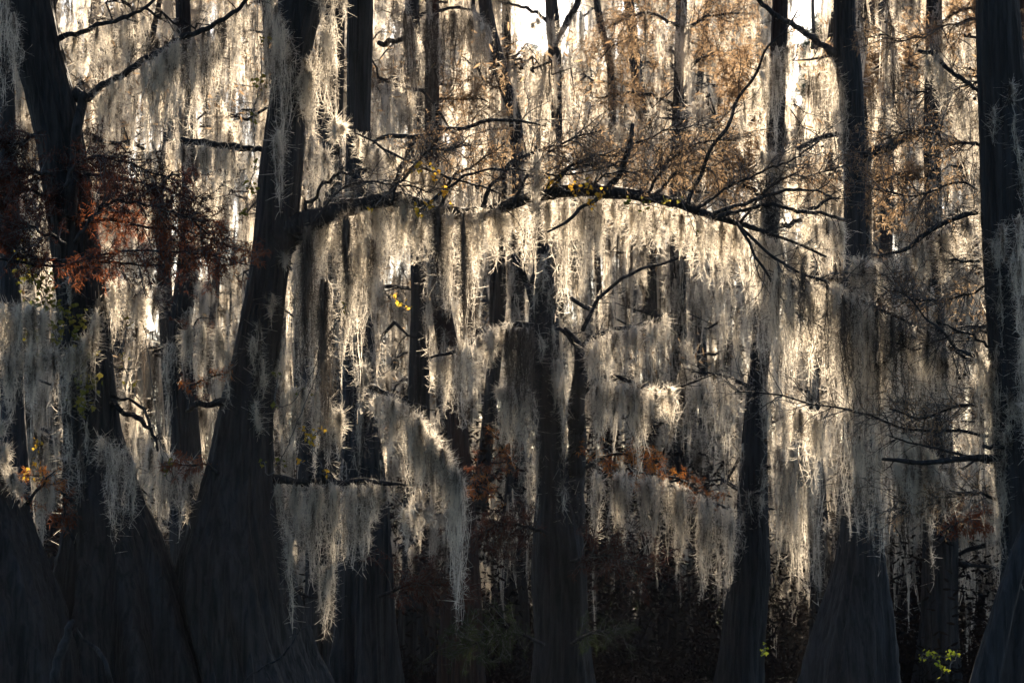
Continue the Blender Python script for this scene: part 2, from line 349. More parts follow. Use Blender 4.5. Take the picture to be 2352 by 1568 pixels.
# ------------------------------------------------------------------ the cypress trees one can tell apart
TREES = {}
def tree(key, label, pts, d, mat=None, name='cypress_tree', group=None, branches=(), **kw):
    crown = key in 'ACJHDBKE'  # trees given an added, unseen crown
    if key in 'ACJHK': kw['flute'] = kw.get('flute', .2) + .12
    if key in 'EDD2FGLMNOQRTI': pts = [(a_, b_, h_ * (1 - .42 * min(1, max(0, (b_ - 1150) / 300)))) for a_, b_, h_ in pts]; kw['flute'] = .34
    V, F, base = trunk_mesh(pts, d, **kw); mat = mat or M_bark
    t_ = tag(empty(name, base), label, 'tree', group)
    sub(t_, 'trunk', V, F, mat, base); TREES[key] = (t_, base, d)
    for b_ in branches: add_branch(key, **b_)
    if crown:  # unseen leaf mass added above the frame to block overhead sky light
        top_x = float(np.interp(11, V[:, 2].reshape(-1, kw.get('seg', 96)).mean(1), V[:, 0].reshape(-1, kw.get('seg', 96)).mean(1))); n = 9000
        k_ = 60; cl_ = np.array([top_x, d, 16.5]) + rng.normal(0, 1, (k_, 3)) * np.array([2.6, 2.8, 1.9]); cl_[:, 2] = np.maximum(cl_[:, 2], .257 * (d + 3) + 4)
        A_ = cl_[rng.integers(0, k_, n)] + rng.normal(0, .42, (n, 3)); D = rng.normal(0, 1, (n, 3)); D /= np.linalg.norm(D, axis=1)[:, None]
        a = Acc(); a.add(*ribbons(np.stack([A_, A_ + D * .14, A_ + D * .28], 1), np.tile([.05, .09, .03], (n, 1)))); sub(t_, 'crown', *a.out(), M_rust, base)  # added unseen crown, blocks overhead sky light
    return t_
def add_branch(key, pts, d=None, d2=None, twigs=0, tl=.6, foliage=None, per_m=55, mat=None, rough=.06, wobble=.012, cones=0, up=.15, nl=.07, lvl=1, nw=.007, spread=1.0, start=.15, label=None):
    t_, base, dt = TREES[key]; d = d or dt
    path, R = branch_path(pts, d, d2, wobble=wobble)
    V, F = tube(path, R * (1 + .12 * np.sin(np.arange(len(R)) * .9) * rng.uniform(0, 1)), 12 if pts[0][2] > 12 else 8, rough)
    a = Acc(); ends = []
    if twigs: grow_twigs(path, R, twigs, tl, a, lvl, up, ends, .0068 * (dt / 30) ** .5, spread=spread, start=start)
    few = twigs and twigs <= 16 and not foliage
    if few: c_ = Acc(); c_.add(V, F); [c_.add(v, f - o) for v, f, o in zip(a.V, a.F, np.cumsum([0] + [len(v) for v in a.V[:-1]]))]; V, F = c_.out()
    b_ = sub(t_, 'branch', V, F, mat or M_bark, base)
    if label: b_['label'] = label
    if twigs:
        if not few: sub(b_, 'twigs', *a.out(), M_twig, base)
        if foliage:
            a = Acc(); needles(ends, a, per_m, nl, nw); sub(b_, 'foliage', *a.out(), foliage, base)
        for c in range(cones):
            e = ends[int(rng.integers(len(ends)))]; q = e[int(rng.integers(len(e) // 2, len(e)))]
            o = bpy.data.objects.new('cone', CONE); S.collection.objects.link(o); o.parent = b_
            o.location = tuple(q - base + np.array([0, 0, -.02])); o.scale = [rng.uniform(.8, 1.25)] * 3; o.rotation_euler = rng.uniform(0, 6, 3)
    return b_
def cone_mesh():
    V = []; F = []; n, k = 10, 7
    for i in range(k):
        ph = math.pi * i / (k - 1)
        for j in range(n):
            th = 6.283 * j / n; r = .017 * (1 + .12 * math.sin(th * 5 + i * 2.2)); V.append((r * math.sin(ph) * math.cos(th) + 1e-5 * j, r * math.sin(ph) * math.sin(th), r * 1.05 * math.cos(ph)))
    for i in range(k - 1):
        for j in range(n): F.append((i * n + j, i * n + (j + 1) % n, (i + 1) * n + (j + 1) % n, (i + 1) * n + j))
    o = mesh('cone', V, F, M_cone); me = o.data; bpy.data.objects.remove(o); return me
CONE = cone_mesh()
DA = 30
tree('A', 'massive cypress leaning left at the left edge, ivy on its flared lower trunk',
     [(10, -700, 45), (30, -300, 54), (58, -10, 62), (88, 120, 60), (118, 230, 57), (145, 360, 55), (168, 520, 54), (190, 700, 54), (200, 850, 60), (215, 1000, 66), (235, 1120, 82), (262, 1230, 108), (275, 1340, 140), (282, 1450, 160), (290, 1568, 178)], DA, flute=.16, branches=[
     dict(pts=[(170, 215, 34), (198, 226, 24), (225, 210, 18), (262, 180, 15), (330, 140, 15), (400, 100, 14), (470, 62, 12), (535, 35, 10), (590, -40, 8)], d2=29.2, twigs=14, tl=.5),
     dict(pts=[(110, 100, 16), (160, 82, 13), (215, 62, 11), (275, 44, 10), (330, 20, 8), (380, -20, 6)], twigs=10, tl=.5),
     dict(pts=[(330, 20, 6), (375, 38, 6), (420, 55, 5), (480, 58, 3)], d=30, twigs=6, tl=.4),
     dict(pts=[(160, 500, 30), (178, 300, 26), (192, 215, 22), (185, 100, 8)][:3], d=29.6),
     dict(pts=[(235, 935, 16), (262, 930, 13), (292, 950, 13), (322, 962, 12), (344, 985, 9), (356, 1010, 7), (362, 1032, 5)], d2=29.3, twigs=3, tl=.2),
     dict(pts=[(238, 905, 9), (268, 912, 8), (305, 922, 7), (332, 940, 7), (345, 985, 6)], d2=29.3, twigs=2, tl=.2),
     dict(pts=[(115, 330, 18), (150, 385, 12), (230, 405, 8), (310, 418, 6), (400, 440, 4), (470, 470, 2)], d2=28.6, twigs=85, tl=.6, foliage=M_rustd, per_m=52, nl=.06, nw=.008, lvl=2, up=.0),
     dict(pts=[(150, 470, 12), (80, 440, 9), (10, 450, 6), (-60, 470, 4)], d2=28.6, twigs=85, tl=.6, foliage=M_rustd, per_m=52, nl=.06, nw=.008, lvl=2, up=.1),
     dict(pts=[(165, 520, 14), (240, 505, 9), (330, 520, 6), (420, 530, 4), (520, 560, 2)], d2=28.4, twigs=85, tl=.55, foliage=M_rust, per_m=70, lvl=2, up=.0),
     dict(pts=[(-60, 585, 8), (40, 600, 7), (140, 610, 6), (260, 580, 5), (400, 578, 4), (500, 590, 3), (585, 612, 2)], d=28.4, d2=28, twigs=60, tl=.5, foliage=M_rust, per_m=60, lvl=2, up=-.05, mat=M_bark_b),
     ])
tree('B', 'broad flared cypress base cut off by the lower left corner',
     [(-150, -300, 60), (-140, 500, 62), (-125, 900, 70), (-105, 1050, 95), (-75, 1150, 135), (-50, 1290, 160), (-40, 1400, 185), (-35, 1568, 205)], 28.6, flute=.2, branches=[
     dict(pts=[(-60, 1080, 30), (20, 1142, 20), (62, 1150, 12), (90, 1120, 6), (130, 1080, 3)], twigs=10, tl=.35, foliage=M_orange, per_m=60)])
tree('C', 'thick dark cypress leaning right, sending a long arched limb across the picture',
     [(730, -600, 42), (705, -200, 46), (690, 0, 50), (672, 120, 44), (660, 230, 42), (645, 400, 50), (634, 520, 50), (618, 620, 47), (590, 800, 50), (562, 960, 63), (549, 1080, 76), (538, 1190, 93), (534, 1290, 120), (546, 1400, 136), (572, 1500, 140), (598, 1568, 150)], DA, flute=.14, branches=[
     dict(pts=[(632, 560, 92), (662, 532, 72), (700, 516, 56), (745, 500, 46), (790, 484, 40), (850, 468, 34), (905, 460, 34), (950, 466, 30), (1000, 482, 28), (1060, 484, 28), (1110, 478, 26), (1160, 468, 27), (1230, 450, 27), (1290, 441, 30), (1345, 440, 30), (1400, 448, 30), (1450, 452, 26), (1540, 465, 22), (1610, 482, 18), (1680, 505, 14), (1760, 530, 10), (1830, 556, 7), (1900, 590, 5)], d2=29.0, rough=.13, wobble=.016, twigs=60, tl=.7, up=.35, lvl=2, spread=1.2, label='long arched limb reaching right across the picture'),
     dict(pts=[(1385, 445, 15), (1420, 405, 14), (1438, 360, 13), (1450, 315, 12), (1453, 283, 10)], d=29.3, d2=29.2, twigs=5, tl=.4),
     dict(pts=[(1400, 430, 11), (1372, 455, 11), (1340, 475, 9), (1305, 505, 8), (1262, 533, 5)], d=29.25, d2=28.9, twigs=3, tl=.3),
     dict(pts=[(1110, 475, 12), (1122, 440, 10), (1150, 400, 9), (1190, 366, 9), (1232, 346, 8), (1262, 340, 5), (1310, 335, 3)], d=29.5, twigs=10, tl=.5),
     dict(pts=[(872, 470, 14), (895, 440, 12), (915, 405, 12), (932, 362, 12), (955, 312, 10)], d=29.8, d2=30, twigs=5, tl=.4),
     dict(pts=[(850, 335, 6), (880, 315, 10), (955, 312, 12), (1010, 300, 11), (1060, 296, 10), (1120, 278, 9), (1180, 274, 8), (1240, 290, 4)], d=30, twigs=22, tl=.6, lvl=2),
     dict(pts=[(690, 500, 12), (715, 460, 9), (752, 415, 8), (785, 398, 8), (830, 390, 7), (858, 386, 4)], d2=29.6, twigs=8, tl=.3),
     dict(pts=[(800, 300, 3), (850, 320, 5), (900, 352, 6), (960, 382, 6), (1030, 405, 6), (1090, 425, 5), (1150, 445, 4)], d=29.4, twigs=22, tl=.5, lvl=2),
     dict(pts=[(1580, 470, 11), (1597, 420, 10), (1632, 352, 9), (1662, 300, 9), (1690, 245, 8), (1720, 190, 7), (1755, 130, 6), (1790, 80, 5), (1840, 20, 3)], d=29.1, d2=28.6, twigs=12, tl=.7, lvl=2),
     dict(pts=[(1640, 490, 12), (1700, 470, 9), (1740, 458, 8), (1790, 440, 8), (1850, 436, 6), (1900, 446, 5), (1925, 465, 3)], d=29.0, twigs=16, tl=.6, lvl=2, mat=M_bark_b),
     dict(pts=[(1650, 497, 11), (1720, 480, 9), (1790, 470, 9), (1850, 490, 9), (1900, 494, 8), (1942, 498, 7)], d=28.9, twigs=12, tl=.5, lvl=2),
     dict(pts=[(1690, 510, 8), (1760, 580, 7), (1850, 630, 7), (1950, 675, 8), (2030, 715, 8), (2100, 752, 7), (2180, 800, 7), (2250, 840, 7), (2360, 890, 6)], d=28.9, d2=28.2, twigs=70, tl=.7, cones=18, lvl=2, up=.0),
     dict(pts=[(640, 360, 8), (600, 345, 14), (540, 338, 16), (480, 330, 16), (420, 322, 14)], d=30.6, mat=M_bark_b, twigs=4, tl=.3),
     dict(pts=[(620, 1098, 22), (670, 1104, 17), (720, 1106, 14), (790, 1106, 13), (850, 1104, 12), (905, 1112, 8), (935, 1116, 4)], d=30.1, d2=29.8, twigs=6, tl=.3),
     dict(pts=[(548, 925, 18), (505, 925, 17), (465, 928, 14), (440, 936, 12), (425, 940, 9)], d=30, d2=29.7, twigs=3, tl=.25),
     dict(pts=[(715, 1104, 9), (712, 1088, 8), (706, 1072, 3)], d=29.9), dict(pts=[(745, 1104, 9), (742, 1088, 6), (740, 1074, 2)], d=29.9),
     dict(pts=[(675, 1350, 9), (700, 1368, 7), (728, 1372, 5)], d=29.9)])
tree('J', 'tall dark mossy cypress filling the right edge of the picture',
     [(2265, -700, 40), (2272, -300, 42), (2290, 0, 48), (2300, 200, 54), (2318, 400, 66), (2330, 600, 68), (2342, 800, 72), (2360, 1000, 78), (2390, 1200, 96), (2400, 1400, 110), (2405, 1568, 120)], 27.5, flute=.16, branches=[
     dict(pts=[(2352, 462, 22), (2315, 476, 17), (2260, 482, 14), (2210, 496, 13), (2165, 512, 13), (2120, 540, 13), (2092, 566, 11), (2060, 580, 8), (2010, 588, 4)], twigs=34, tl=.6, lvl=2, mat=M_bark_b, cones=8, d2=28.3),
     dict(pts=[(2380, 1056, 22), (2320, 1056, 19), (2260, 1050, 17), (2200, 1054, 14), (2130, 1062, 12), (2080, 1058, 11), (2025, 1055, 8)], d2=27.0, twigs=5, tl=.3, start=.5),
     dict(pts=[(2380, 1024, 14), (2320, 1025, 12), (2258, 1026, 9)], d2=27.2),
     dict(pts=[(2390, 255, 12), (2330, 238, 11), (2270, 222, 10), (2220, 190, 10), (2180, 160, 11), (2140, 124, 11), (2112, 118, 8)], d2=28.2, twigs=22, tl=.6, cones=9, lvl=2),
     dict(pts=[(2380, 905, 14), (2310, 870, 12), (2250, 830, 10), (2190, 790, 7), (2130, 730, 5), (2080, 680, 3)], twigs=24, tl=.6, lvl=2, mat=M_bark_b, cones=4),
     dict(pts=[(2390, 860, 10), (2340, 838, 9), (2280, 800, 8), (2220, 765, 6), (2150, 740, 4)], twigs=14, tl=.6, lvl=2, mat=M_bark_b),
     dict(pts=[(2330, 60, 8), (2260, 40, 7), (2180, 60, 5), (2100, 90, 4), (2020, 80, 3)], twigs=36, tl=.7, lvl=2, foliage=M_brown, per_m=26, cones=8, d2=29),
     dict(pts=[(2330, 1090, 9), (2270, 1060, 8), (2190, 1040, 7), (2110, 1020, 5), (2040, 1000, 3)], twigs=14, tl=.5, lvl=1, d2=27.6),
     dict(pts=[(2350, 690, 7), (2290, 640, 5), (2200, 590, 4), (2120, 540, 3)], twigs=30, tl=.7, lvl=2, cones=8, d2=29)])
tree('K', 'pale thin cypress trunk slanting up out of the lower right corner',
     [(2420, 1050, 12), (2375, 1180, 16), (2345, 1260, 22), (2310, 1380, 26), (2285, 1480, 29), (2262, 1568, 32)], 25.5, mat=M_bark_b, flute=.05, seg=40)
tree('H', 'slender forked cypress with smooth blue grey trunk right of centre',
     [(1944, -600, 18), (1942, -200, 24), (1940, 0, 25), (1938, 60, 25), (1944, 120, 30), (1952, 180, 27), (1960, 300, 25), (1962, 420, 24), (1964, 550, 24), (1966, 700, 26), (1968, 900, 32), (1972, 1050, 36), (1978, 1180, 46), (1975, 1300, 58), (1965, 1400, 76), (1955, 1500, 94), (1950, 1568, 104)], 33, mat=M_bark_b, flute=.2, branches=[
     dict(pts=[(1930, 136, 30), (1905, 112, 20), (1872, 92, 15), (1830, 64, 14), (1790, 40, 13), (1760, 16, 12), (1720, -20, 10)], d2=32.5, twigs=8, tl=.5, mat=M_bark_b),
     dict(pts=[(1985, 362, 30), (2002, 352, 24), (2035, 338, 22), (2070, 322, 20), (2105, 305, 18), (2140, 294, 14), (2165, 285, 5)], d2=32.4, twigs=8, tl=.5),
     dict(pts=[(1940, 306, 10), (1900, 312, 12), (1862, 328, 11), (1830, 340, 10), (1790, 352, 7)], d2=33.5, twigs=6, tl=.5)])
tree('I', 'tall straight cypress fading brown behind the forked one, right of centre',
     [(1800, -600, 15), (1796, -200, 17), (1792, 0, 18), (1786, 200, 20), (1776, 400, 22), (1765, 560, 22), (1752, 740, 22), (1738, 900, 24), (1732, 1050, 30), (1728, 1200, 40), (1725, 1300, 54), (1715, 1400, 68), (1706, 1500, 80), (1700, 1568, 88)], 41, flute=.2, branches=[
     dict(pts=[(1785, 520, 14), (1830, 510, 12), (1880, 470, 9), (1930, 450, 5)], twigs=6), dict(pts=[(1765, 470, 14), (1720, 430, 10), (1660, 410, 6)], twigs=6),
     dict(pts=[(1740, 900, 12), (1690, 870, 9), (1640, 860, 6), (1590, 852, 4)], twigs=8, d2=40), dict(pts=[(1752, 1075, 10), (1800, 1068, 8), (1860, 1050, 5)], twigs=6, d2=40)])
tree('E', 'forked twin stemmed cypress with dead limbs in the shady centre',
     [(1230, 335, 3), (1231, 400, 8), (1238, 500, 14), (1246, 600, 20), (1250, 700, 34), (1248, 800, 38), (1252, 900, 36), (1264, 1000, 32), (1272, 1100, 38), (1280, 1200, 56), (1285, 1320, 80), (1290, 1450, 104), (1292, 1568, 118)], 37, flute=.2, branches=[
     dict(pts=[(1312, 1210, 66), (1322, 1080, 46), (1326, 950, 40), (1330, 860, 32), (1330, 800, 22), (1322, 775, 12), (1300, 750, 6)], d2=36.8, label='second stem rising on the right of the fork'),
     dict(pts=[(1262, 720, 10), (1290, 760, 10), (1330, 800, 10), (1350, 780, 10), (1400, 760, 10), (1450, 752, 9), (1500, 735, 7), (1540, 715, 3)], twigs=8, tl=.5),
     dict(pts=[(1245, 760, 22), (1225, 690, 18), (1202, 630, 14), (1184, 600, 10), (1165, 560, 5)], twigs=3), dict(pts=[(1222, 650, 12), (1230, 615, 9), (1222, 575, 6)], d=36.5),
     dict(pts=[(1225, 752, 18), (1190, 744, 14), (1160, 746, 12), (1125, 756, 11), (1100, 775, 10), (1070, 800, 9), (1030, 812, 8), (990, 820, 5)], twigs=6, tl=.5, d2=36),
     dict(pts=[(1340, 905, 14), (1358, 880, 11), (1380, 868, 11), (1420, 868, 11), (1452, 880, 11), (1480, 890, 10), (1540, 890, 8), (1590, 878, 5), (1640, 862, 3)], twigs=10, tl=.4, d2=35.6),
     dict(pts=[(1338, 760, 10), (1372, 690, 9), (1425, 645, 8), (1480, 615, 7), (1550, 596, 6), (1620, 585, 4)], twigs=10, tl=.6),
     dict(pts=[(1300, 1060, 5), (1330, 1010, 5), (1345, 960, 3)], d=36)])
tree('D', 'straight bluish cypress standing just right of the leaning trunk',
     [(832, -600, 26), (830, -200, 27), (828, 0, 29), (824, 200, 29), (822, 400, 28), (822, 600, 29), (824, 800, 34), (830, 1000, 42), (836, 1150, 54), (838, 1300, 78), (836, 1450, 110), (834, 1568, 128)], 36, mat=M_bark_b, flute=.22, branches=[
     dict(pts=[(832, 880, 14), (860, 892, 12), (895, 905, 12), (930, 922, 12), (958, 948, 11), (985, 982, 11), (1008, 1020, 10), (1035, 1058, 9), (1062, 1092, 6)], d=31, d2=29.6, twigs=5, tl=.3, label='drooping branch fringed with moss'),
     dict(pts=[(925, 915, 5), (960, 930, 5), (1000, 942, 3)], d=30.4)])
tree('D2', 'dark cypress trunk half hidden behind the bright moss right of the leaning trunk',
     [(775, -600, 20), (772, 0, 21), (768, 200, 21), (764, 400, 22), (760, 700, 24), (752, 1000, 30), (748, 1200, 44), (745, 1400, 66), (742, 1568, 84)], 40, flute=.22)
tree('F', 'slim dark cypress with a high fork against the white sky, top centre',
     [(1262, -500, 11), (1262, -100, 13), (1266, 0, 14), (1270, 60, 16), (1274, 120, 15), (1276, 220, 15), (1276, 320, 15), (1278, 450, 16), (1278, 700, 18), (1276, 1000, 22), (1276, 1200, 34), (1275, 1400, 56), (1275, 1568, 66)], 50, flute=.2, branches=[
     dict(pts=[(1272, 100, 16), (1290, 72, 15), (1308, 40, 16), (1325, 10, 14), (1340, -60, 10)], twigs=3),
     dict(pts=[(1262, 55, 11), (1240, 35, 9), (1205, 18, 8), (1165, 8, 6), (1120, 2, 4)], twigs=8, tl=.8),
     dict(pts=[(1268, 230, 7), (1248, 180, 6), (1215, 160, 5), (1180, 150, 3)], twigs=8, tl=.8)])
tree('G', 'crooked snag curving down to the right near the sky gap',
     [(1100, -120, 12), (1112, -10, 14), (1122, 60, 17), (1140, 130, 18), (1158, 190, 17), (1175, 240, 16), (1185, 275, 15), (1190, 420, 14), (1190, 700, 16), (1188, 1000, 20), (1184, 1200, 30), (1180, 1400, 46), (1180, 1568, 54)], 47, flute=.2, branches=[
     dict(pts=[(1125, 75, 14), (1108, 50, 13), (1090, 20, 10), (1085, -40, 8)]), dict(pts=[(1160, 205, 7), (1120, 190, 6), (1090, 150, 5), (1060, 130, 3)], twigs=5)])
tree('L', 'reddish brown cypress trunk left of the shady centre fork',
     [(996, -300, 14), (994, 0, 15), (992, 300, 17), (996, 560, 19), (1012, 700, 22), (1034, 820, 23), (1046, 900, 24), (1052, 1000, 25), (1056, 1100, 28), (1060, 1220, 40), (1064, 1350, 60), (1066, 1568, 84)], 43, mat=M_bark_r, flute=.2, branches=[
     dict(pts=[(1060, 1000, 8), (1040, 990, 7), (1000, 1000, 5)])])
tree('M', 'dark straight cypress seen between the two big leaning trunks',
     [(418, -500, 14), (420, 0, 16), (426, 200, 18), (436, 330, 20), (440, 480, 22), (432, 620, 24), (412, 760, 26), (420, 900, 28), (430, 1050, 34), (436, 1200, 46), (440, 1400, 70), (444, 1568, 88)], 42, flute=.2, branches=[
     dict(pts=[(418, 780, 18), (392, 730, 14), (372, 690, 9), (352, 640, 5)], twigs=4)])
tree('N', 'mossy dark cypress in the upper half between the arched limb and the top edge',
     [(948, -500, 14), (946, 0, 16), (950, 120, 17), (956, 260, 17), (962, 420, 18), (964, 700, 20), (962, 1000, 26), (960, 1200, 36), (958, 1400, 60), (956, 1568, 74)], 46, flute=.2, branches=[
     dict(pts=[(940, 60, 12), (980, 30, 10), (1030, 20, 8), (1080, 22, 5)], twigs=5, tl=.8), dict(pts=[(950, 300, 12), (915, 255, 9), (880, 225, 6), (860, 180, 4)], twigs=5, tl=.8),
     dict(pts=[(952, 90, 10), (900, 95, 14), (872, 104, 12)])])
tree('O', 'narrow dark cypress at the far left, behind the massive leaning one',
     [(8, -500, 16), (10, 0, 18), (14, 200, 20), (18, 300, 20), (22, 600, 24), (28, 900, 26), (34, 1050, 30), (36, 1200, 46), (38, 1400, 70), (40, 1568, 90)], 38, mat=M_bark_b, flute=.2)
tree('Q', 'leaning dark cypress behind the bright hanging moss at right',
     [(1870, 500, 10), (1868, 700, 13), (1866, 900, 15), (1872, 1050, 18), (1880, 1200, 24), (1886, 1330, 34), (1890, 1450, 52), (1892, 1568, 60)], 45, flute=.2)
tree('R', 'dark cypress column between the forked trunk and the right edge trunk',
     [(2150, -500, 16), (2146, 0, 17), (2140, 300, 19), (2146, 600, 20), (2156, 900, 24), (2160, 1100, 32), (2160, 1300, 50), (2158, 1450, 74), (2156, 1568, 90)], 44, flute=.22, branches=[
     dict(pts=[(2140, 1270, 14), (2200, 1292, 11), (2260, 1300, 8), (2320, 1310, 5)], twigs=8)])
tree('T', 'dim cypress column just right of centre under the brown foliage',
     [(1560, -400, 12), (1566, 0, 13), (1562, 250, 18), (1556, 500, 18), (1560, 800, 18), (1556, 1000, 24), (1552, 1200, 36), (1548, 1350, 56), (1546, 1568, 74)], 52, flute=.22, branches=[
     dict(pts=[(1560, 250, 12), (1500, 220, 9), (1430, 215, 6), (1370, 225, 4)], twigs=40, tl=1.3, lvl=2, foliage=M_brown, per_m=26, nl=.11, nw=.013),
     dict(pts=[(1560, 190, 12), (1600, 140, 9), (1660, 120, 6), (1720, 140, 4)], twigs=40, tl=1.4, lvl=2, foliage=M_brown, per_m=26, nl=.11, nw=.013),
     dict(pts=[(1560, 130, 10), (1510, 100, 8), (1440, 90, 5), (1380, 130, 3)], twigs=40, tl=1.3, lvl=2, foliage=M_brown, per_m=26, nl=.11, nw=.013),
     dict(pts=[(1560, 320, 10), (1620, 300, 8), (1700, 320, 5)], twigs=30, tl=1.2, lvl=2, foliage=M_brown, per_m=26, nl=.11, nw=.013)])
# small rust and orange boughs that belong to the trees around them
def bough(key, pts, d, fol, twigs=22, tl=.45, d2=None, per_m=60, nl=.07, nw=.007, up=0.05): add_branch(key, pts, d=d, d2=d2, twigs=twigs, tl=tl, foliage=fol, per_m=per_m, lvl=2, up=up, nl=nl, nw=nw)
bough('E', [(1345, 1075, 9), (1385, 1050, 7), (1430, 1042, 5), (1480, 1055, 3)], 36, M_orange)
bough('I', [(1700, 1175, 8), (1640, 1155, 7), (1570, 1105, 6), (1500, 1088, 4), (1450, 1085, 3)], 39, M_orange, 30)
bough('L', [(1062, 1110, 8), (1085, 1110, 6), (1115, 1125, 4), (1140, 1130, 2)], 42, M_orange, 14)
bough('G', [(1175, 1090, 6), (1160, 1040, 5), (1140, 1000, 4), (1128, 985, 2)], 44, M_orange, 14, .4)
bough('L', [(1070, 1080, 7), (1120, 1065, 5), (1170, 1060, 3)], 42.5, M_rust, 16)
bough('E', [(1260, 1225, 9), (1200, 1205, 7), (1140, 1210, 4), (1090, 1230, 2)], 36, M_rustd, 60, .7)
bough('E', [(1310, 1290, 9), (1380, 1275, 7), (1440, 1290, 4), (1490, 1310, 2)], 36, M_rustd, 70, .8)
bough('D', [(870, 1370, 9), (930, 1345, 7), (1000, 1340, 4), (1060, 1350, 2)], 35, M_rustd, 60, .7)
bough('E', [(1250, 1480, 9), (1190, 1455, 7), (1120, 1465, 4), (1060, 1490, 2)], 35, M_green, 60, .7)
bough('E', [(1310, 1480, 9), (1370, 1450, 7), (1440, 1460, 4)], 35, M_green, 24)
bough('C', [(500, 1085, 8), (470, 1065, 6), (430, 1070, 4), (390, 1060, 2)], 29.6, M_rust, 20, .3)
bough('C', [(560, 870, 6), (500, 860, 5), (450, 880, 3), (428, 895, 2)], 29.6, M_orange, 12, .15)
bough('A', [(165, 1150, 8), (140, 1130, 6), (100, 1095, 4), (60, 1090, 2)], 29.5, M_orange, 18, .3)
bough('A', [(170, 1240, 8), (150, 1200, 6), (148, 1150, 4)], 29.5, M_rust, 18, .3)
bough('M', [(430, 1000, 8), (440, 860, 5), (450, 740, 4), (490, 735, 2)], 41, M_rust, 12, .5)
bough('N', [(960, 260, 9), (1000, 235, 7), (1060, 225, 5), (1120, 235, 3)], 46, M_brown, 34, 1.0, nl=.10, nw=.011)
bough('N', [(960, 190, 9), (905, 180, 7), (860, 190, 5)], 46, M_brown, 20, .9, nl=.10, nw=.011)
bough('R', [(2150, 420, 9), (2080, 400, 7), (2010, 420, 5)], 44, M_brown, 34, 1.2, nl=.10, nw=.011)
bough('R', [(2140, 180, 9), (2070, 140, 7), (2000, 160, 5)], 44, M_brown, 40, 1.2, nl=.10, nw=.011)
bough('R', [(2150, 60, 9), (2220, 20, 7), (2290, 40, 5)], 44, M_brown, 34, 1.2, nl=.10, nw=.011)
bough('R', [(2150, 1250, 8), (2200, 1200, 6), (2250, 1190, 4)], 43, M_rust, 20, .7, nl=.1, nw=.012)
bough('I', [(1790, 250, 9), (1740, 200, 7), (1680, 190, 5)], 41, M_brown, 34, 1.0, nl=.12, nw=.014)
bough('I', [(1780, 420, 9), (1720, 390, 7), (1660, 400, 5)], 41, M_brown, 34, 1.0, nl=.12, nw=.014)
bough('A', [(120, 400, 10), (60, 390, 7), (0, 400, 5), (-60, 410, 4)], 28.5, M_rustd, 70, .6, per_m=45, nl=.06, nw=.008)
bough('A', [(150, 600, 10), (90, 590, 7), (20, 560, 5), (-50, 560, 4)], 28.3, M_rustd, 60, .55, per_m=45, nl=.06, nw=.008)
for pts_, d_ in (([(2310, 560, 8), (2230, 600, 7), (2140, 600, 5), (2060, 640, 4)], 28), ([(2310, 760, 8), (2220, 750, 6), (2110, 800, 5), (2010, 780, 3)], 27.8), ([(2310, 1010, 9), (2200, 990, 7), (2080, 985, 6), (1990, 950, 5), (1880, 930, 4), (1780, 905, 4), (1690, 900, 3)], 28), ([(2300, 150, 8), (2210, 200, 6), (2100, 210, 4)], 28)):
    add_branch('J', pts=pts_, d=d_, d2=28.6, twigs=46, tl=.8, lvl=2, cones=5, up=0)
for pts_, d_ in (([(1250, 450, 8), (1330, 370, 6), (1420, 350, 5), (1530, 300, 4), (1640, 290, 3)], 29.2), ([(980, 470, 8), (1080, 400, 6), (1180, 390, 5), (1300, 400, 4), (1420, 380, 3)], 29.2), ([(1600, 480, 8), (1690, 420, 6), (1790, 380, 5), (1880, 330, 4)], 28.9), ([(1690, 508, 8), (1760, 620, 6), (1830, 720, 5), (1960, 790, 4)], 28.8), ([(720, 510, 7), (790, 430, 5), (880, 420, 4), (990, 440, 3)], 29.4)):
    add_branch('C', pts=pts_, d=d_, twigs=46, tl=.7, lvl=2, up=.1, cones=3)
bough('A', [(100, 300, 9), (50, 330, 6), (0, 320, 5), (-50, 330, 3)], 28.5, M_rustd, 50, .5, per_m=45, nl=.06, nw=.008)
bough('A', [(150, 430, 10), (200, 360, 7), (270, 370, 5), (350, 395, 4), (420, 420, 3)], 28.6, M_rustd, 60, .6, per_m=45, nl=.06, nw=.008)
bough('A', [(170, 560, 10), (240, 470, 7), (330, 470, 5), (430, 500, 4), (480, 540, 3)], 28.3, M_rustd, 60, .6, per_m=45, nl=.06, nw=.008)
bough('A', [(150, 560, 10), (90, 530, 7), (30, 520, 5), (-40, 540, 4)], 28.3, M_rustd, 60, .6, per_m=45, nl=.06, nw=.008)
bough('A', [(175, 620, 10), (240, 600, 7), (330, 610, 5), (420, 600, 4), (500, 580, 3)], 28.3, M_rustd, 60, .55, per_m=45, nl=.06, nw=.008)
for pts_ in ([(900, 465, 8), (930, 400, 6), (990, 350, 5), (1080, 330, 3)], [(1180, 465, 8), (1220, 390, 6), (1290, 330, 5), (1380, 300, 3)], [(1480, 455, 8), (1530, 380, 6), (1600, 330, 5), (1700, 320, 3)], [(1700, 510, 7), (1780, 420, 5), (1870, 400, 4), (1950, 380, 3)], [(1330, 440, 7), (1400, 400, 5), (1500, 390, 4), (1590, 370, 3)]):
    bough('C', pts_, 29.2, M_brown, 60, .7, per_m=14, nl=.05, nw=.006)
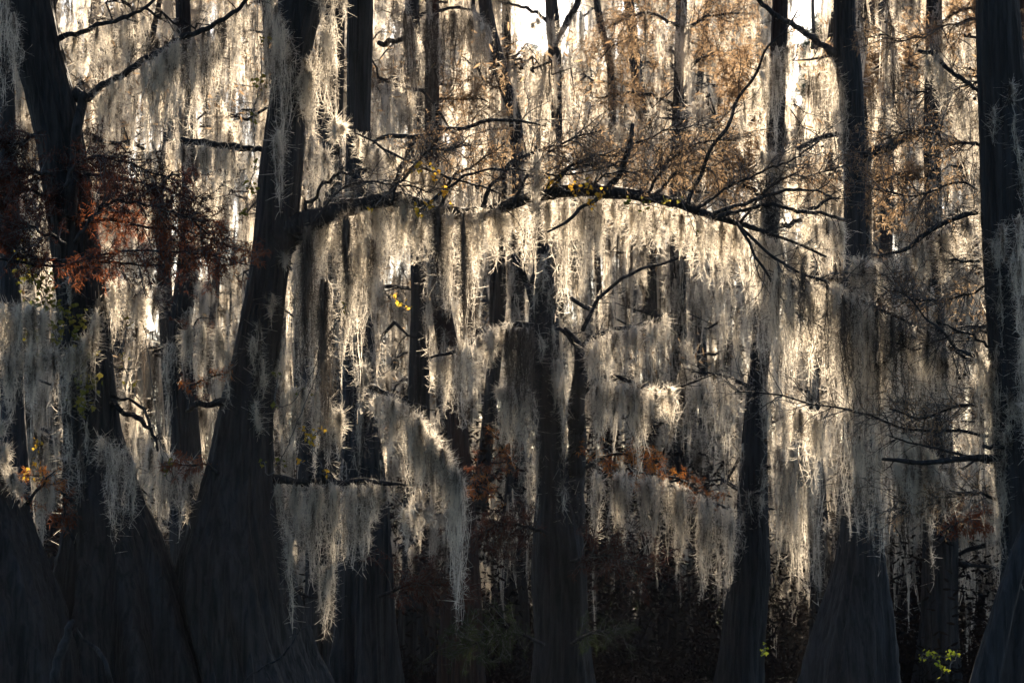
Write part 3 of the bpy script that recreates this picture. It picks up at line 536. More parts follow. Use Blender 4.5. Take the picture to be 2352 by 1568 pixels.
for pts_ in ([(2290, 330, 8), (2200, 330, 6), (2110, 300, 5), (2020, 320, 3)], [(2290, 450, 8), (2200, 420, 6), (2100, 450, 5), (2000, 430, 3)], [(2300, 640, 8), (2210, 680, 6), (2120, 690, 5), (2030, 660, 3)], [(2310, 960, 8), (2220, 930, 6), (2120, 960, 5), (2040, 940, 3)], [(2310, 1150, 8), (2220, 1130, 6), (2130, 1160, 5), (2050, 1150, 3)]):
    bough('J', pts_, 28.0, M_brown, 64, .8, per_m=8, nl=.05, nw=.006)
for pts_ in ([(1560, 80, 10), (1620, 40, 7), (1700, 30, 5)], [(1560, 380, 10), (1480, 330, 7), (1400, 320, 5)], [(1560, 60, 10), (1480, 30, 7), (1400, 60, 5)], [(1560, 430, 10), (1640, 450, 7), (1700, 480, 5)]):
    bough('T', pts_, 51, M_brown, 40, 1.3, per_m=22, nl=.11, nw=.013)
bough('C', [(1240, 450, 9), (1290, 400, 7), (1360, 375, 5), (1430, 380, 3)], 29.3, M_brown, 34, .5, per_m=34)
bough('C', [(1500, 455, 9), (1540, 410, 7), (1600, 390, 5), (1660, 400, 3)], 29.3, M_brown, 34, .5, per_m=34)
bough('C', [(1010, 480, 9), (1040, 410, 7), (1100, 370, 5), (1160, 330, 3)], 29.6, M_brown, 30, .5, per_m=30)
# ------------------------------------------------------------------ ivy, leafy shoots, snags, knees
def ivy(label, spots, d, mat, size=.055, name='ivy_vine', stems=True, jz=.12, cat='ivy'):
    a = Acc(); pts = []
    for (x, y, r, n) in spots:
        c = P(x, y, d); pts.append(c)
        q = c + rng.normal(0, 1, (n, 3)) * r * d / FPX * np.array([.5, .3 if jz else .1, .5]); leaves(q, size, a)
    base = pts[0]; e = tag(empty(name, base), label, cat)
    sub(e, 'leaves', *a.out(), mat, base, False)
    if stems and len(pts) > 1:
        b_ = Acc(); q = spline(np.array(pts), 12 * len(pts)) + rng.normal(0, .008, (12 * len(pts), 3)); b_.add(*tube(q, .006, 5, cap=False)); sub(e, 'stem', *b_.out(), M_twig, base)
    return e
ivy('dark green and yellowing ivy climbing the flared trunk at left', [(70, 630, 40, 40), (110, 690, 50, 60), (170, 740, 40, 50), (90, 770, 50, 50), (190, 800, 40, 40), (200, 880, 36, 40), (190, 930, 30, 24), (60, 590, 30, 20)], 29.1, M_ivy, .075)
ivy('golden ivy leaves scattered on the arched limb left of centre', [(850, 480, 12, 3), (962, 385, 20, 12), (1000, 405, 22, 14), (1020, 440, 18, 12), (985, 470, 16, 9), (960, 490, 14, 7), (1040, 470, 12, 5)], 29.0, M_yellow, .06)
ivy('golden ivy leaves on the crest of the arched limb', [(1270, 420, 18, 8), (1310, 440, 20, 12), (1350, 425, 18, 10), (1380, 445, 16, 9), (1360, 465, 16, 8)], 29.0, M_yellow, .06)
ivy('yellow green ivy leaves on the arched limb right of its crest', [(1440, 465, 16, 8), (1480, 472, 20, 10), (1520, 462, 14, 7), (1560, 455, 14, 6), (1600, 540, 14, 6)], 28.8, M_ivy, .055)
ivy('small cluster of golden leaves hanging in the moss left of centre', [(905, 680, 8, 4), (920, 695, 14, 9), (935, 708, 8, 4)], 29.0, M_yellow, .055, jz=0)
ivy('yellow ivy leaves trailing down the left side of the leaning trunk', [(600, 90, 16, 6), (598, 190, 22, 14), (580, 270, 16, 10), (585, 380, 14, 8), (572, 430, 16, 12), (562, 490, 16, 12)], 29.3, M_ivy, .06)
ivy('golden leaves low in the grey moss right of the leaning trunk', [(700, 985, 18, 7), (722, 1000, 22, 14), (735, 985, 12, 6), (715, 1018, 10, 5), (745, 1085, 10, 4), (690, 1060, 12, 5)], 29.2, M_yellow, .055)
ivy('faded ivy leaves up the right side of the leaning trunk', [(640, 860, 12, 5), (632, 930, 14, 6), (690, 900, 16, 6), (790, 700, 14, 5), (640, 1065, 14, 6), (600, 1060, 14, 5)], 29.2, M_ivy, .055)
ivy('bright yellow and orange leaves beside the flared base at far left', [(88, 1020, 14, 14), (78, 1065, 14, 8), (92, 1100, 16, 12), (60, 1095, 14, 8)], 29.0, M_yellow, .05)
ivy('yellow leaves in the gap between the two leaning trunks', [(290, 740, 18, 8), (282, 820, 18, 8), (300, 880, 16, 8), (390, 1060, 12, 7), (380, 1085, 12, 5), (330, 750, 14, 5)], 29.4, M_ivy, .055)
ivy('bright lime green leafy shoot low at the right', [(2160, 1560, 4, 1), (2162, 1530, 14, 8), (2130, 1500, 12, 14), (2115, 1512, 8, 8), (2150, 1505, 8, 8), (2180, 1508, 12, 12), (2198, 1502, 8, 10), (2175, 1540, 9, 9)], 26.5, M_lime, .042, name='leafy_shoot', cat='shoot')
ivy('lone yellow green leaf sprig in the dark base, low right of centre', [(1756, 1475, 4, 2), (1757, 1490, 10, 7), (1750, 1500, 6, 3)], 27, M_lime, .05, name='leafy_sprig', jz=0, cat='sprig')
def snag(label, pts, d, mat=M_bark_b, name='dead_branch', twigs=3, d2=None):
    path, R = branch_path(pts, d, d2); base = path[0]; a = Acc(); a.add(*tube(path, R, 8, .07))
    grow_twigs(path, R, twigs, .3, a, 0, .2)
    V, F = a.out(); o = mesh(name, V - base, F, mat); o.location = tuple(base); return tag(o, label, 'branch')
snag('pale crooked dead branch leaning on the roots at lower left', [(130, 1660, 30), (128, 1570, 26), (132, 1520, 22), (148, 1480, 24), (160, 1440, 18), (170, 1420, 8)], 26)
snag('thin pale dead branch curving down right of the crooked one', [(270, 1660, 12), (256, 1560, 12), (242, 1520, 11), (215, 1488, 10), (190, 1465, 7), (180, 1440, 4)], 26)
snag('thin bowed twig arching against the foot of the leaning trunk', [(520, 1660, 4), (570, 1560, 5), (640, 1510, 5), (680, 1462, 4), (690, 1440, 3)], 27, twigs=1)
def knee(label, x, y, wd, d):
    s = d / FPX; top = P(x, y, d); h = top[2] + .35; n = 24; seg = 28; zz = np.linspace(0, 1, n); th = np.linspace(0, 6.283, seg, endpoint=False)
    r = wd * s / 2 * (1.7 - 1.0 * zz ** .6) * np.sqrt(np.clip(1 - zz ** 6, 0.004, 1))
    R = r[:, None] * (1 + .1 * np.cos(3 * th + 2 * zz[:, None]) + .05 * np.cos(7 * th)[None])
    V = np.stack([R * np.cos(th), R * np.sin(th), np.repeat((zz * h - .35)[:, None], seg, 1)], -1).reshape(-1, 3)
    i = np.arange(n - 1)[:, None] * seg; j = np.arange(seg)[None]; jn = (j + 1) % seg
    F = np.stack([i + j, i + jn, i + seg + jn, i + seg + j], -1).reshape(-1, 4)
    o = mesh('cypress_knee', V, F, M_bark_b); o.location = (float(top[0]), d, 0); return tag(o, label, 'cypress knee', 'cypress knees at the foot of the leaning trunk')
knee('rounded cypress knee, tallest and rightmost at the leaning trunk', 575, 1496, 24, 27)
knee('small cypress knee in the middle of the row by the leaning trunk', 540, 1524, 14, 27)
knee('tiny cypress knee just left of the middle one by the leaning trunk', 524, 1528, 11, 27.1)
knee('blunt cypress knee, leftmost of the row by the leaning trunk', 490, 1538, 20, 27)
# ------------------------------------------------------------------ spanish moss one can tell apart: (label, tops, n, d, kwargs)
G1 = 'spanish moss hanging from the arched limb'; G2 = 'spanish moss on the right hand cypresses'; G3 = 'spanish moss on the left hand cypresses'; G4 = 'spanish moss on the middle cypresses'
MOSS = [
 ('bright moss streaming down beside the top of the leaning trunk', [(735, -60, 330), (760, -40, 380), (785, -60, 90), (745, 100, 360), (700, 130, 260), (722, 200, 470), (695, 160, 300)], 34, 29.3, dict(rad=18, group=G1)),
 ('short moss tuft flicking right beside the bright streamer', [(770, 270, 330), (790, 290, 320), (755, 255, 360)], 6, 29.2, dict(rad=9, fil=14)),
 ('long bright moss below the streamer reaching the arched limb', [(700, 300, 470), (730, 330, 480), (760, 360, 470)], 12, 29.8, dict(rad=16, group=G1)),
 ('dim grey moss draped down the upper leaning trunk', [(612, -60, 260), (640, 30, 470), (655, 60, 530), (665, 100, 300)], 20, 29.45, dict(rad=15)),
 ('narrow moss beard ending in curls on the leaning trunk', [(638, 300, 500), (648, 300, 530)], 5, 29.4, dict(rad=9)),
 ('grey moss curtain hanging from the limb of the massive leaning cypress', [(330, 145, 380), (360, 125, 440), (390, 105, 430), (410, 95, 300)], 24, 29.3, dict(rad=17, group=G3)),
 ('pale moss hanging off the limb tip near the top left', [(430, 85, 240), (480, 60, 300), (540, 35, 320), (580, -20, 360)], 18, 29.6, dict(rad=15, group=G3)),
 ('moss fringe under the upper left limb beside the trunk', [(215, 215, 330), (250, 195, 380), (280, 175, 300)], 12, 29.6, dict(rad=14, group=G3)),
 ('moss curtain below the topmost left limb', [(160, 85, 210), (215, 65, 200), (280, 45, 260), (330, 25, 200)], 20, 30.2, dict(rad=14, group=G3)),
 ('moss strip hanging beside the far left trunk', [(-20, -40, 260), (20, -20, 300), (40, 60, 290)], 10, 29, dict(rad=14, group=G3)),
 ('moss tuft dripping from the twig left end above the arched limb', [(825, 312, 380), (850, 325, 470), (880, 345, 450), (910, 360, 440)], 16, 29.3, dict(rad=13, group=G1)),
 ('moss tuft perched above the arched limb around the golden leaves', [(930, 365, 470), (980, 390, 480), (1040, 410, 470)], 20, 29.4, dict(rad=13, group=G1)),
 ('dark moss clump wrapped on the arched limb near its bend', [(920, 440, 560), (945, 450, 540)], 8, 29.4, dict(rad=12, group=G1)),
 ('moss curtain under the root of the arched limb', [(690, 510, 700), (715, 505, 800), (745, 498, 620)], 22, 29.6, dict(rad=16, group=G1)),
 ('wide moss curtain under the left part of the arched limb', [(745, 500, 640), (780, 488, 720), (830, 475, 780), (870, 470, 700), (905, 465, 600)], 40, 29.4, dict(rad=19, group=G1)),
 ('long curly moss tail left of centre ending beside the fringed branch', [(790, 600, 930), (815, 560, 960), (845, 540, 920), (868, 560, 760)], 26, 29.2, dict(rad=17, group=G1)),
 ('dim moss curtain behind the long curly tail', [(680, 600, 900), (720, 640, 960), (760, 640, 1010)], 24, 29.9, dict(rad=17, group=G1)),
 ('moss curtain under the arched limb above the dark trunks', [(905, 468, 620), (945, 475, 640), (985, 485, 620)], 20, 29.3, dict(rad=15, group=G1)),
 ('long pointed moss beard hanging at the middle left of the arched limb', [(1005, 490, 700), (1020, 492, 790), (1040, 492, 690)], 14, 29.1, dict(rad=13, group=G1)),
 ('broad pointed moss beard left of centre under the arched limb', [(1060, 492, 800), (1085, 490, 860), (1110, 488, 640)], 18, 29.1, dict(rad=15, group=G1)),
 ('bright long moss strand below the broad beard left of centre', [(1052, 780, 960), (1068, 780, 1060), (1080, 800, 930)], 9, 30, dict(rad=13)),
 ('pale moss veil under the arched limb between centre beards', [(1120, 480, 600), (1170, 470, 680), (1205, 465, 620)], 20, 29.4, dict(rad=15, group=G1)),
 ('dark thin moss strand crossing the arched limb at centre', [(1228, 350, 690), (1238, 350, 620)], 6, 29.0, dict(rad=9)),
 ('wide bright moss curtain under the crest of the arched limb', [(1245, 455, 640), (1280, 450, 730), (1330, 450, 740), (1375, 455, 620), (1410, 460, 560)], 36, 29.2, dict(rad=17, group=G1)),
 ('short moss fringe under the arched limb right of its crest', [(1420, 462, 560), (1480, 470, 600), (1540, 475, 580), (1590, 485, 640)], 26, 29.1, dict(rad=14, group=G1)),
 ('thin moss veil where the arched limb begins to droop', [(1600, 485, 640), (1660, 505, 700), (1720, 525, 760)], 26, 29.0, dict(rad=15, group=G1)),
 ('moss tuft on the upright twig above the arched limb', [(1680, 270, 380), (1710, 240, 360), (1750, 160, 260)], 8, 28.9, dict(rad=9, fil=16)),
 ('long moss curtain at right under the drooping end of the limb', [(1740, 535, 850), (1775, 550, 1000), (1820, 560, 900), (1850, 575, 700)], 34, 28.9, dict(rad=17, group=G1)),
 ('moss beard hanging beside the forked trunk from the limb twigs', [(1850, 490, 640), (1890, 500, 700), (1935, 500, 620)], 18, 28.9, dict(rad=13, group=G1)),
 ('brightest longest moss curtain, hanging low at right', [(1905, 650, 1080), (1935, 660, 1290), (1970, 680, 1240), (2010, 700, 1180), (2040, 720, 1330), (2060, 730, 1060)], 64, 28.5, dict(rad=19, group=G2, fil=30)),
 ('shorter moss curtain left of the brightest one', [(1780, 620, 960), (1820, 640, 1020), (1870, 650, 900), (1900, 660, 1000)], 36, 28.7, dict(rad=17, group=G2)),
 ('low moss curtain left of and below the brightest one', [(1800, 930, 1120), (1850, 940, 1200), (1900, 950, 1180)], 26, 29.5, dict(rad=16, group=G2)),
 ('moss curtain right of the brightest one', [(2070, 740, 960), (2110, 760, 1060), (2160, 790, 1000), (2200, 810, 1080)], 40, 28.4, dict(rad=17, group=G2)),
 ('dim moss curtain low at right under the bare branch', [(2060, 1060, 1230), (2120, 1062, 1250), (2200, 1060, 1200)], 26, 28, dict(rad=15, group=G2)),
 ('moss strands on the left edge of the right edge trunk', [(2250, 470, 700), (2262, 480, 640), (2275, 620, 900)], 14, 27.6, dict(rad=12, group=G2)),
 ('long moss stripe running down the right edge trunk', [(2240, 800, 1100), (2270, 830, 1200), (2300, 900, 1330)], 22, 27.4, dict(rad=15, group=G2)),
 ('moss hanging over the face of the right edge trunk', [(2300, 500, 700), (2340, 480, 900), (2360, 900, 1200)], 20, 26.6, dict(rad=15, group=G2)),
 ('dark moss wad drooping from the curved branch tip at upper right', [(2112, 120, 190), (2140, 122, 220), (2165, 140, 290), (2185, 165, 230)], 14, 28.1, dict(rad=13, group=G2)),
 ('thin moss veil hanging from twigs at upper right', [(2190, 190, 420), (2230, 215, 480), (2275, 235, 460)], 20, 28.6, dict(rad=15, group=G2)),
 ('moss veil under the right branch that crosses to the edge trunk', [(2080, 580, 740), (2150, 530, 700), (2210, 500, 660), (2260, 490, 600)], 34, 28.3, dict(rad=15, group=G2)),
 ('tangled moss among the twigs behind the brightest curtain', [(1950, 590, 720), (2010, 600, 760), (2060, 590, 760)], 24, 29.0, dict(rad=14, group=G2)),
 ('moss on the left side of the forked trunk near the fork', [(1905, 130, 330), (1925, 160, 420), (1935, 200, 480)], 10, 32.8, dict(rad=11)),
 ('frosty moss fringe at the left edge above the flared base', [(-20, 690, 860), (30, 700, 900), (80, 705, 860), (110, 720, 800)], 34, 28.2, dict(rad=15, group=G3)),
 ('second moss fringe at the left edge under the ivy', [(-20, 820, 960), (40, 810, 1000), (100, 810, 960), (130, 800, 900)], 30, 28.4, dict(rad=14, group=G3)),
 ('moss fringe crossing the flared trunk at left', [(140, 800, 890), (175, 790, 900), (200, 770, 880), (225, 700, 960)], 18, 28.9, dict(rad=12, group=G3)),
 ('moss strands right of the ivy trunk above the curved dead limb', [(250, 640, 820), (290, 640, 760), (330, 660, 800), (370, 650, 760)], 22, 29.8, dict(rad=14, group=G3)),
 ('bright moss tails between the two leaning trunks', [(420, 760, 960), (440, 740, 900), (500, 740, 900), (520, 800, 960)], 20, 29.6, dict(rad=12, group=G3)),
 ('moss hanging in the gap left of the leaning trunk foot', [(340, 1020, 1240), (380, 1040, 1260), (430, 1060, 1230), (460, 1080, 1180)], 26, 30.2, dict(rad=14, group=G3)),
 ('arc of lit moss over the flared base at far left', [(2, 960, 1080), (12, 1030, 1120), (30, 1090, 1150), (60, 1120, 1160)], 16, 28.3, dict(rad=9, group=G3)),
 ('moss beside the flared base in the far left gap', [(85, 1120, 1240), (110, 1100, 1300), (130, 1080, 1220)], 12, 29, dict(rad=11, group=G3)),
 ('dim moss veil on the dark flared trunk at left', [(230, 1000, 1240), (280, 1030, 1300), (320, 1060, 1330)], 14, 28.6, dict(rad=13, group=G3)),
 ('grey moss curtain right of the leaning trunk above the low limb', [(650, 900, 1090), (690, 880, 1090), (740, 900, 1100), (790, 940, 1090)], 30, 29.5, dict(rad=16, group=G1)),
 ('curly moss curtain under the low limb by the leaning trunk', [(640, 1110, 1290), (690, 1112, 1380), (740, 1112, 1430), (790, 1110, 1380), (840, 1110, 1320), (880, 1112, 1200)], 66, 29.5, dict(rad=17, group=G1)),
 ('moss tail looping low beside the leaning trunk', [(735, 1300, 1470), (752, 1300, 1480), (765, 1290, 1440)], 8, 29.3, dict(rad=11)),
 ('thin moss string down the flared foot of the leaning trunk', [(655, 1170, 1400), (672, 1250, 1480)], 5, 29.2, dict(rad=6, fil=12)),
 ('moss tufts on top of the drooping fringed branch', [(830, 830, 960), (845, 860, 950)], 6, 30.2, dict(rad=12, group=G4)),
 ('moss fringe under the drooping branch left of centre', [(862, 900, 1010), (900, 915, 1060), (935, 930, 1160), (965, 960, 1190), (990, 990, 1110), (1015, 1030, 1130)], 44, 30.1, dict(rad=15, group=G4)),
 ('single longest moss tail hanging from the drooping branch tip', [(1030, 1060, 1240), (1050, 1075, 1440), (1060, 1085, 1470), (1068, 1092, 1300)], 13, 29.6, dict(rad=15, group=G4, jit=.12)),
 ('small bright moss tuft below the drooping branch', [(920, 1165, 1250), (940, 1160, 1290), (965, 1160, 1260), (995, 1170, 1200)], 12, 30.6, dict(rad=11, group=G4)),
 ('bright moss curtain left of the centre fork', [(1100, 770, 900), (1140, 750, 880), (1185, 745, 960), (1210, 750, 1000)], 26, 36, dict(rad=15, group=G4, coarse=1.2)),
 ('crossed strands of bright moss left of the centre trunk', [(1145, 890, 1010), (1180, 885, 1080), (1220, 890, 1120)], 26, 35.6, dict(rad=15, group=G4, coarse=1.2)),
 ('bright moss slivers between the two centre stems', [(1278, 830, 990), (1290, 830, 1060), (1300, 900, 1060)], 10, 36.4, dict(rad=10, coarse=1.2)),
 ('bright moss curtain right of the centre fork', [(1350, 780, 960), (1375, 770, 1090), (1400, 765, 900)], 16, 35.8, dict(rad=15, group=G4, coarse=1.2)),
 ('small bright moss fringe over the dark gap right of centre', [(1400, 765, 850), (1440, 755, 830), (1480, 745, 840), (1530, 720, 820)], 18, 35.4, dict(rad=12, group=G4, coarse=1.2)),
 ('moss beards under the curved limb right of the centre fork', [(1365, 880, 1120), (1400, 872, 1000), (1440, 878, 1090), (1480, 892, 1060), (1530, 892, 990), (1560, 888, 1090)], 34, 35.5, dict(rad=13, group=G4, coarse=1.2)),
 ('long narrow moss beard over the dark blue gap right of centre', [(1460, 890, 1130), (1475, 890, 1140)], 6, 35.3, dict(rad=12, coarse=1.2)),
 ('moss beards left of the brown trunk right of centre', [(1590, 880, 1060), (1640, 865, 1090), (1690, 870, 1140)], 22, 39, dict(rad=15, group=G4, coarse=1.3)),
 ('dim moss curtain below the orange boughs right of centre', [(1370, 1080, 1290), (1450, 1090, 1300), (1530, 1100, 1370), (1600, 1130, 1390), (1680, 1170, 1400)], 74, 38.5, dict(rad=16, group=G4, coarse=1.3)),
 ('bright moss column beside the brown trunk at right', [(1780, 1020, 1340), (1830, 1010, 1400), (1880, 1010, 1380)], 44, 39.5, dict(rad=16, group=G4, coarse=1.3)),
 ('dark moss covering the column at upper centre', [(930, -40, 200), (950, 60, 330), (970, 120, 430), (990, 200, 460)], 16, 45.4, dict(rad=14, coarse=1.4)),
 ('moss beards on the crooked snag near the sky gap', [(1085, 0, 180), (1105, 40, 230), (1125, 80, 160)], 14, 46.5, dict(rad=12, coarse=1.4)),
 ('moss hanging from the high fork against the sky', [(1200, 20, 60), (1240, 36, 80), (1300, 60, 200), (1325, 20, 190)], 12, 49.6, dict(rad=11, coarse=1.4)),
 ('moss trailing off the slim forked trunk in the upper centre', [(1262, 330, 520), (1285, 330, 600)], 6, 49.5, dict(rad=14, coarse=1.4)),
 ('moss cascade behind the arched limb root at upper centre left', [(860, 180, 380), (900, 200, 420), (935, 240, 400)], 20, 45.5, dict(rad=15, coarse=1.4)),
 ('moss veil in front of the tall brown trunk below the upper right twigs', [(1735, 150, 330), (1770, 120, 420), (1810, 100, 360)], 22, 33, dict(rad=12)),
 ('moss beards in front of the tall brown trunk above the arched limb', [(1740, 340, 470), (1780, 352, 520), (1830, 345, 480)], 20, 33, dict(rad=12)),
 ('ragged moss beards crossing the middle of the tall brown trunk', [(1700, 640, 840), (1750, 640, 960), (1800, 650, 880)], 22, 34, dict(rad=13)),
 ('ragged moss over the upper part of the dark trunk behind the leaning one', [(395, 100, 330), (430, 110, 400), (470, 120, 330)], 20, 33, dict(rad=13)),
 ('pale tattered moss between the two leaning trunks under the dark stub', [(440, 420, 640), (490, 400, 660), (540, 390, 600)], 22, 33, dict(rad=13)),
 ('tattered moss under the mossy dark stub left of the leaning trunk', [(415, 330, 420), (470, 335, 470), (540, 342, 480), (590, 352, 450)], 26, 30.5, dict(rad=12)),
 ('long moss beards low at right, just right of the brightest tips', [(2060, 1000, 1280), (2100, 1000, 1360), (2150, 1040, 1330)], 18, 27.9, dict(rad=12)),
 ('extra bright moss tips ending lowest in the right hand curtain', [(1935, 1000, 1290), (1975, 1010, 1240), (2030, 1020, 1335)], 16, 28.3, dict(rad=12, jit=.2)),
 ('shade-coloured moss streak hanging just right of the leaning trunk', [(700, 520, 860), (712, 520, 900)], 8, 29.1, dict(rad=9, mat=M_moss_shade, dens=1, jit=.2)),  # streaks from here on: shade put into a darker moss colour
 ('long shade-coloured moss streak down to the low limb, right of the leaning trunk', [(738, 640, 1060), (752, 650, 1090)], 9, 29.1, dict(rad=9, mat=M_moss_shade, dens=1, jit=.2)),
 ('shade-coloured moss strand under the first bend of the arched limb', [(790, 490, 640), (800, 490, 700)], 6, 29.0, dict(rad=8, mat=M_moss_shade, dens=1, jit=.2)),
 ('shade-coloured moss strand between the long beards left of centre', [(1002, 480, 640), (1010, 480, 700)], 6, 29.0, dict(rad=7, mat=M_moss_shade, dens=1, jit=.2)),
 ('thin shade-coloured moss streak inside the broad beard left of centre', [(1066, 490, 800)], 4, 28.9, dict(rad=6, mat=M_moss_shade, dens=1, jit=.1)),
 ('shade-coloured moss streaks crossing the bright curtain left of the centre trunk', [(1160, 750, 1000), (1200, 750, 960), (1225, 760, 1060)], 12, 35.2, dict(rad=9, mat=M_moss_shade, dens=1)),
 ('shade-coloured moss streaks down the right hand curtains', [(1830, 600, 900), (1960, 700, 1000), (2040, 720, 980), (2130, 760, 980)], 12, 28.0, dict(rad=8, mat=M_moss_shade, dens=1)),
 ('shade-coloured moss streaks between trunk and massive cypress in the upper left', [(300, 60, 260), (420, 90, 420), (500, 50, 400), (560, 20, 330)], 18, 30.5, dict(rad=10, mat=M_moss_shade, dens=1)),
 ('shade-coloured moss streaks in the upper centre left of the sky gap', [(900, 20, 300), (960, 40, 420), (1060, 20, 240), (1110, 60, 330)], 18, 42, dict(rad=12, mat=M_moss_shade, dens=1)),
 ('continuous moss fringe along the lower half of the drooping branch', [(940, 935, 1090), (985, 985, 1150), (1020, 1040, 1200), (1055, 1090, 1280)], 36, 29.6, dict(rad=13, dens=1)),
 ('moss cascade from the bent limb left of the centre trunk', [(1005, 815, 960), (1050, 805, 1000), (1090, 780, 940)], 20, 36.4, dict(rad=15, group=G4, coarse=1.2)),
]
for lab, tops, n, d, kw in MOSS: moss_on(lab, tops, n, d, **kw)
# moss clinging straight to trunks: (label, tree, rows from to, beards, typical length px, side)
def trunk_moss(label, key, y0, y1, n, lpx, rad=11, coarse=1.0):
    t_, base, d = TREES[key]; tr = [c for c in t_.children if c.name.startswith('trunk')][0]
    co = np.empty(len(tr.data.vertices) * 3, np.float32); tr.data.vertices.foreach_get('co', co); co = co.reshape(-1, 3)[:-0 or None] + base
    z0, z1 = P(0, y1, d)[2], P(0, y0, d)[2]; c = co[(co[:, 2] > z0) & (co[:, 2] < z1) & (co[:, 1] < base[1] + .15)]
    roots = c[rng.integers(0, len(c), n)].astype(float); ax = c.mean(0); o2 = roots - np.array([base[0], base[1], 0]); roots[:, 1] -= .04
    s = d / FPX; ln = lpx * s * rng.uniform(.3, 1.15, n)
    V, F = moss_geo(roots, ln, rad * s * rng.uniform(.5, 1.3, n), fil=10, curls=20, fw=.006 * coarse, cw=.0065 * coarse, cl=.07 * coarse ** .5)
    o = mesh('spanish_moss', V - roots[0], F, M_moss); o.location = tuple(roots[0]); tag(o, label, 'spanish moss')
trunk_moss('dim moss clinging to the face of the massive leaning cypress at left', 'A', 640, 1150, 26, 150)
trunk_moss('thin moss shreds clinging to the middle of the big leaning trunk', 'C', 560, 1000, 12, 90, 8)
trunk_moss('moss clinging to the dark straight cypress between the two leaning trunks', 'M', 20, 900, 40, 170, 12, 1.2)
trunk_moss('moss clinging to the straight bluish cypress right of the leaning trunk', 'D', 380, 1100, 40, 170, 13, 1.1)
trunk_moss('moss clinging to the forked twin stemmed cypress in the centre', 'E', 560, 1150, 34, 150, 11, 1.2)
trunk_moss('moss clinging to the reddish brown trunk left of the centre fork', 'L', 0, 900, 40, 190, 12, 1.3)
trunk_moss('moss clinging to the tall brown cypress right of centre', 'I', 240, 1180, 46, 190, 12, 1.3)
trunk_moss('moss clinging to the dim column under the brown foliage', 'T', 0, 1100, 40, 200, 12, 1.5)
trunk_moss('moss clinging to the column between forked trunk and edge trunk', 'R', 0, 1100, 40, 190, 12, 1.4)
trunk_moss('moss clinging to the big trunk at the right edge', 'J', 150, 1300, 44, 170, 12)
trunk_moss('moss clinging to the lower part of the forked blue grey trunk', 'H', 640, 1200, 26, 150, 12)
trunk_moss('moss clinging to the crooked snag near the sky gap', 'G', 300, 1100, 36, 200, 12, 1.4)
trunk_moss('moss clinging to the slim high forked cypress at top centre', 'F', 330, 1100, 36, 200, 12, 1.4)
trunk_moss('moss clinging to the half hidden trunk behind the bright streamer', 'D2', 300, 1000, 30, 170, 12, 1.2)
# ------------------------------------------------------------------ background woods
SKY_GAPS = [(130, 205, 40), (1158, 1262, 118), (1285, 1335, 150), (1420, 1505, 60), (1812, 1915, 85), (800, 830, -50)]
def open_sky(x, y):
    return any(a - 12 < x < b_ + 12 and y < c for a, b_, c in SKY_GAPS)
# prototypes of far moss curtains, kept out of the scene and set on points
protos = bpy.data.collections.new('far_moss_shapes')
for k in range(10):
    Lm = [1.2, 1.6, 2.0, 2.4, 2.8, 1.4, 1.8, 2.2, 3.0, 2.6][k]; n = 12; wd = 1.5
    r = np.stack([rng.uniform(-wd / 2, wd / 2, n), rng.normal(0, .15, n), rng.normal(0, .16, n)], 1)
    V, F = moss_geo(r, Lm * rng.uniform(.2, 1, n), .065 * rng.uniform(.5, 1.6, n), fil=14, fw=.009, curls=9, cl=.10, kp=9, cw=.009, curl_seg=2)
    o = mesh('moss_%02d' % k, V, F, M_moss_far); S.collection.objects.unlink(o); protos.objects.link(o)
PTS = []
far = []
layers = [(48, 5), (56, 6), (66, 7), (77, 8), (90, 9), (104, 10)]
for d, n in layers:
    for k in range(n):
        x = -260 + (k + rng.uniform(.2, .8)) * (2352 + 520) / n; dk = d + rng.uniform(-4, 4)
        if any(a - 20 < x < b_ + 20 for a, b_, c in SKY_GAPS if c > 70): x += 130
        far.append((x, dk))
far.sort()
FARBR = []
proto_twigs = []
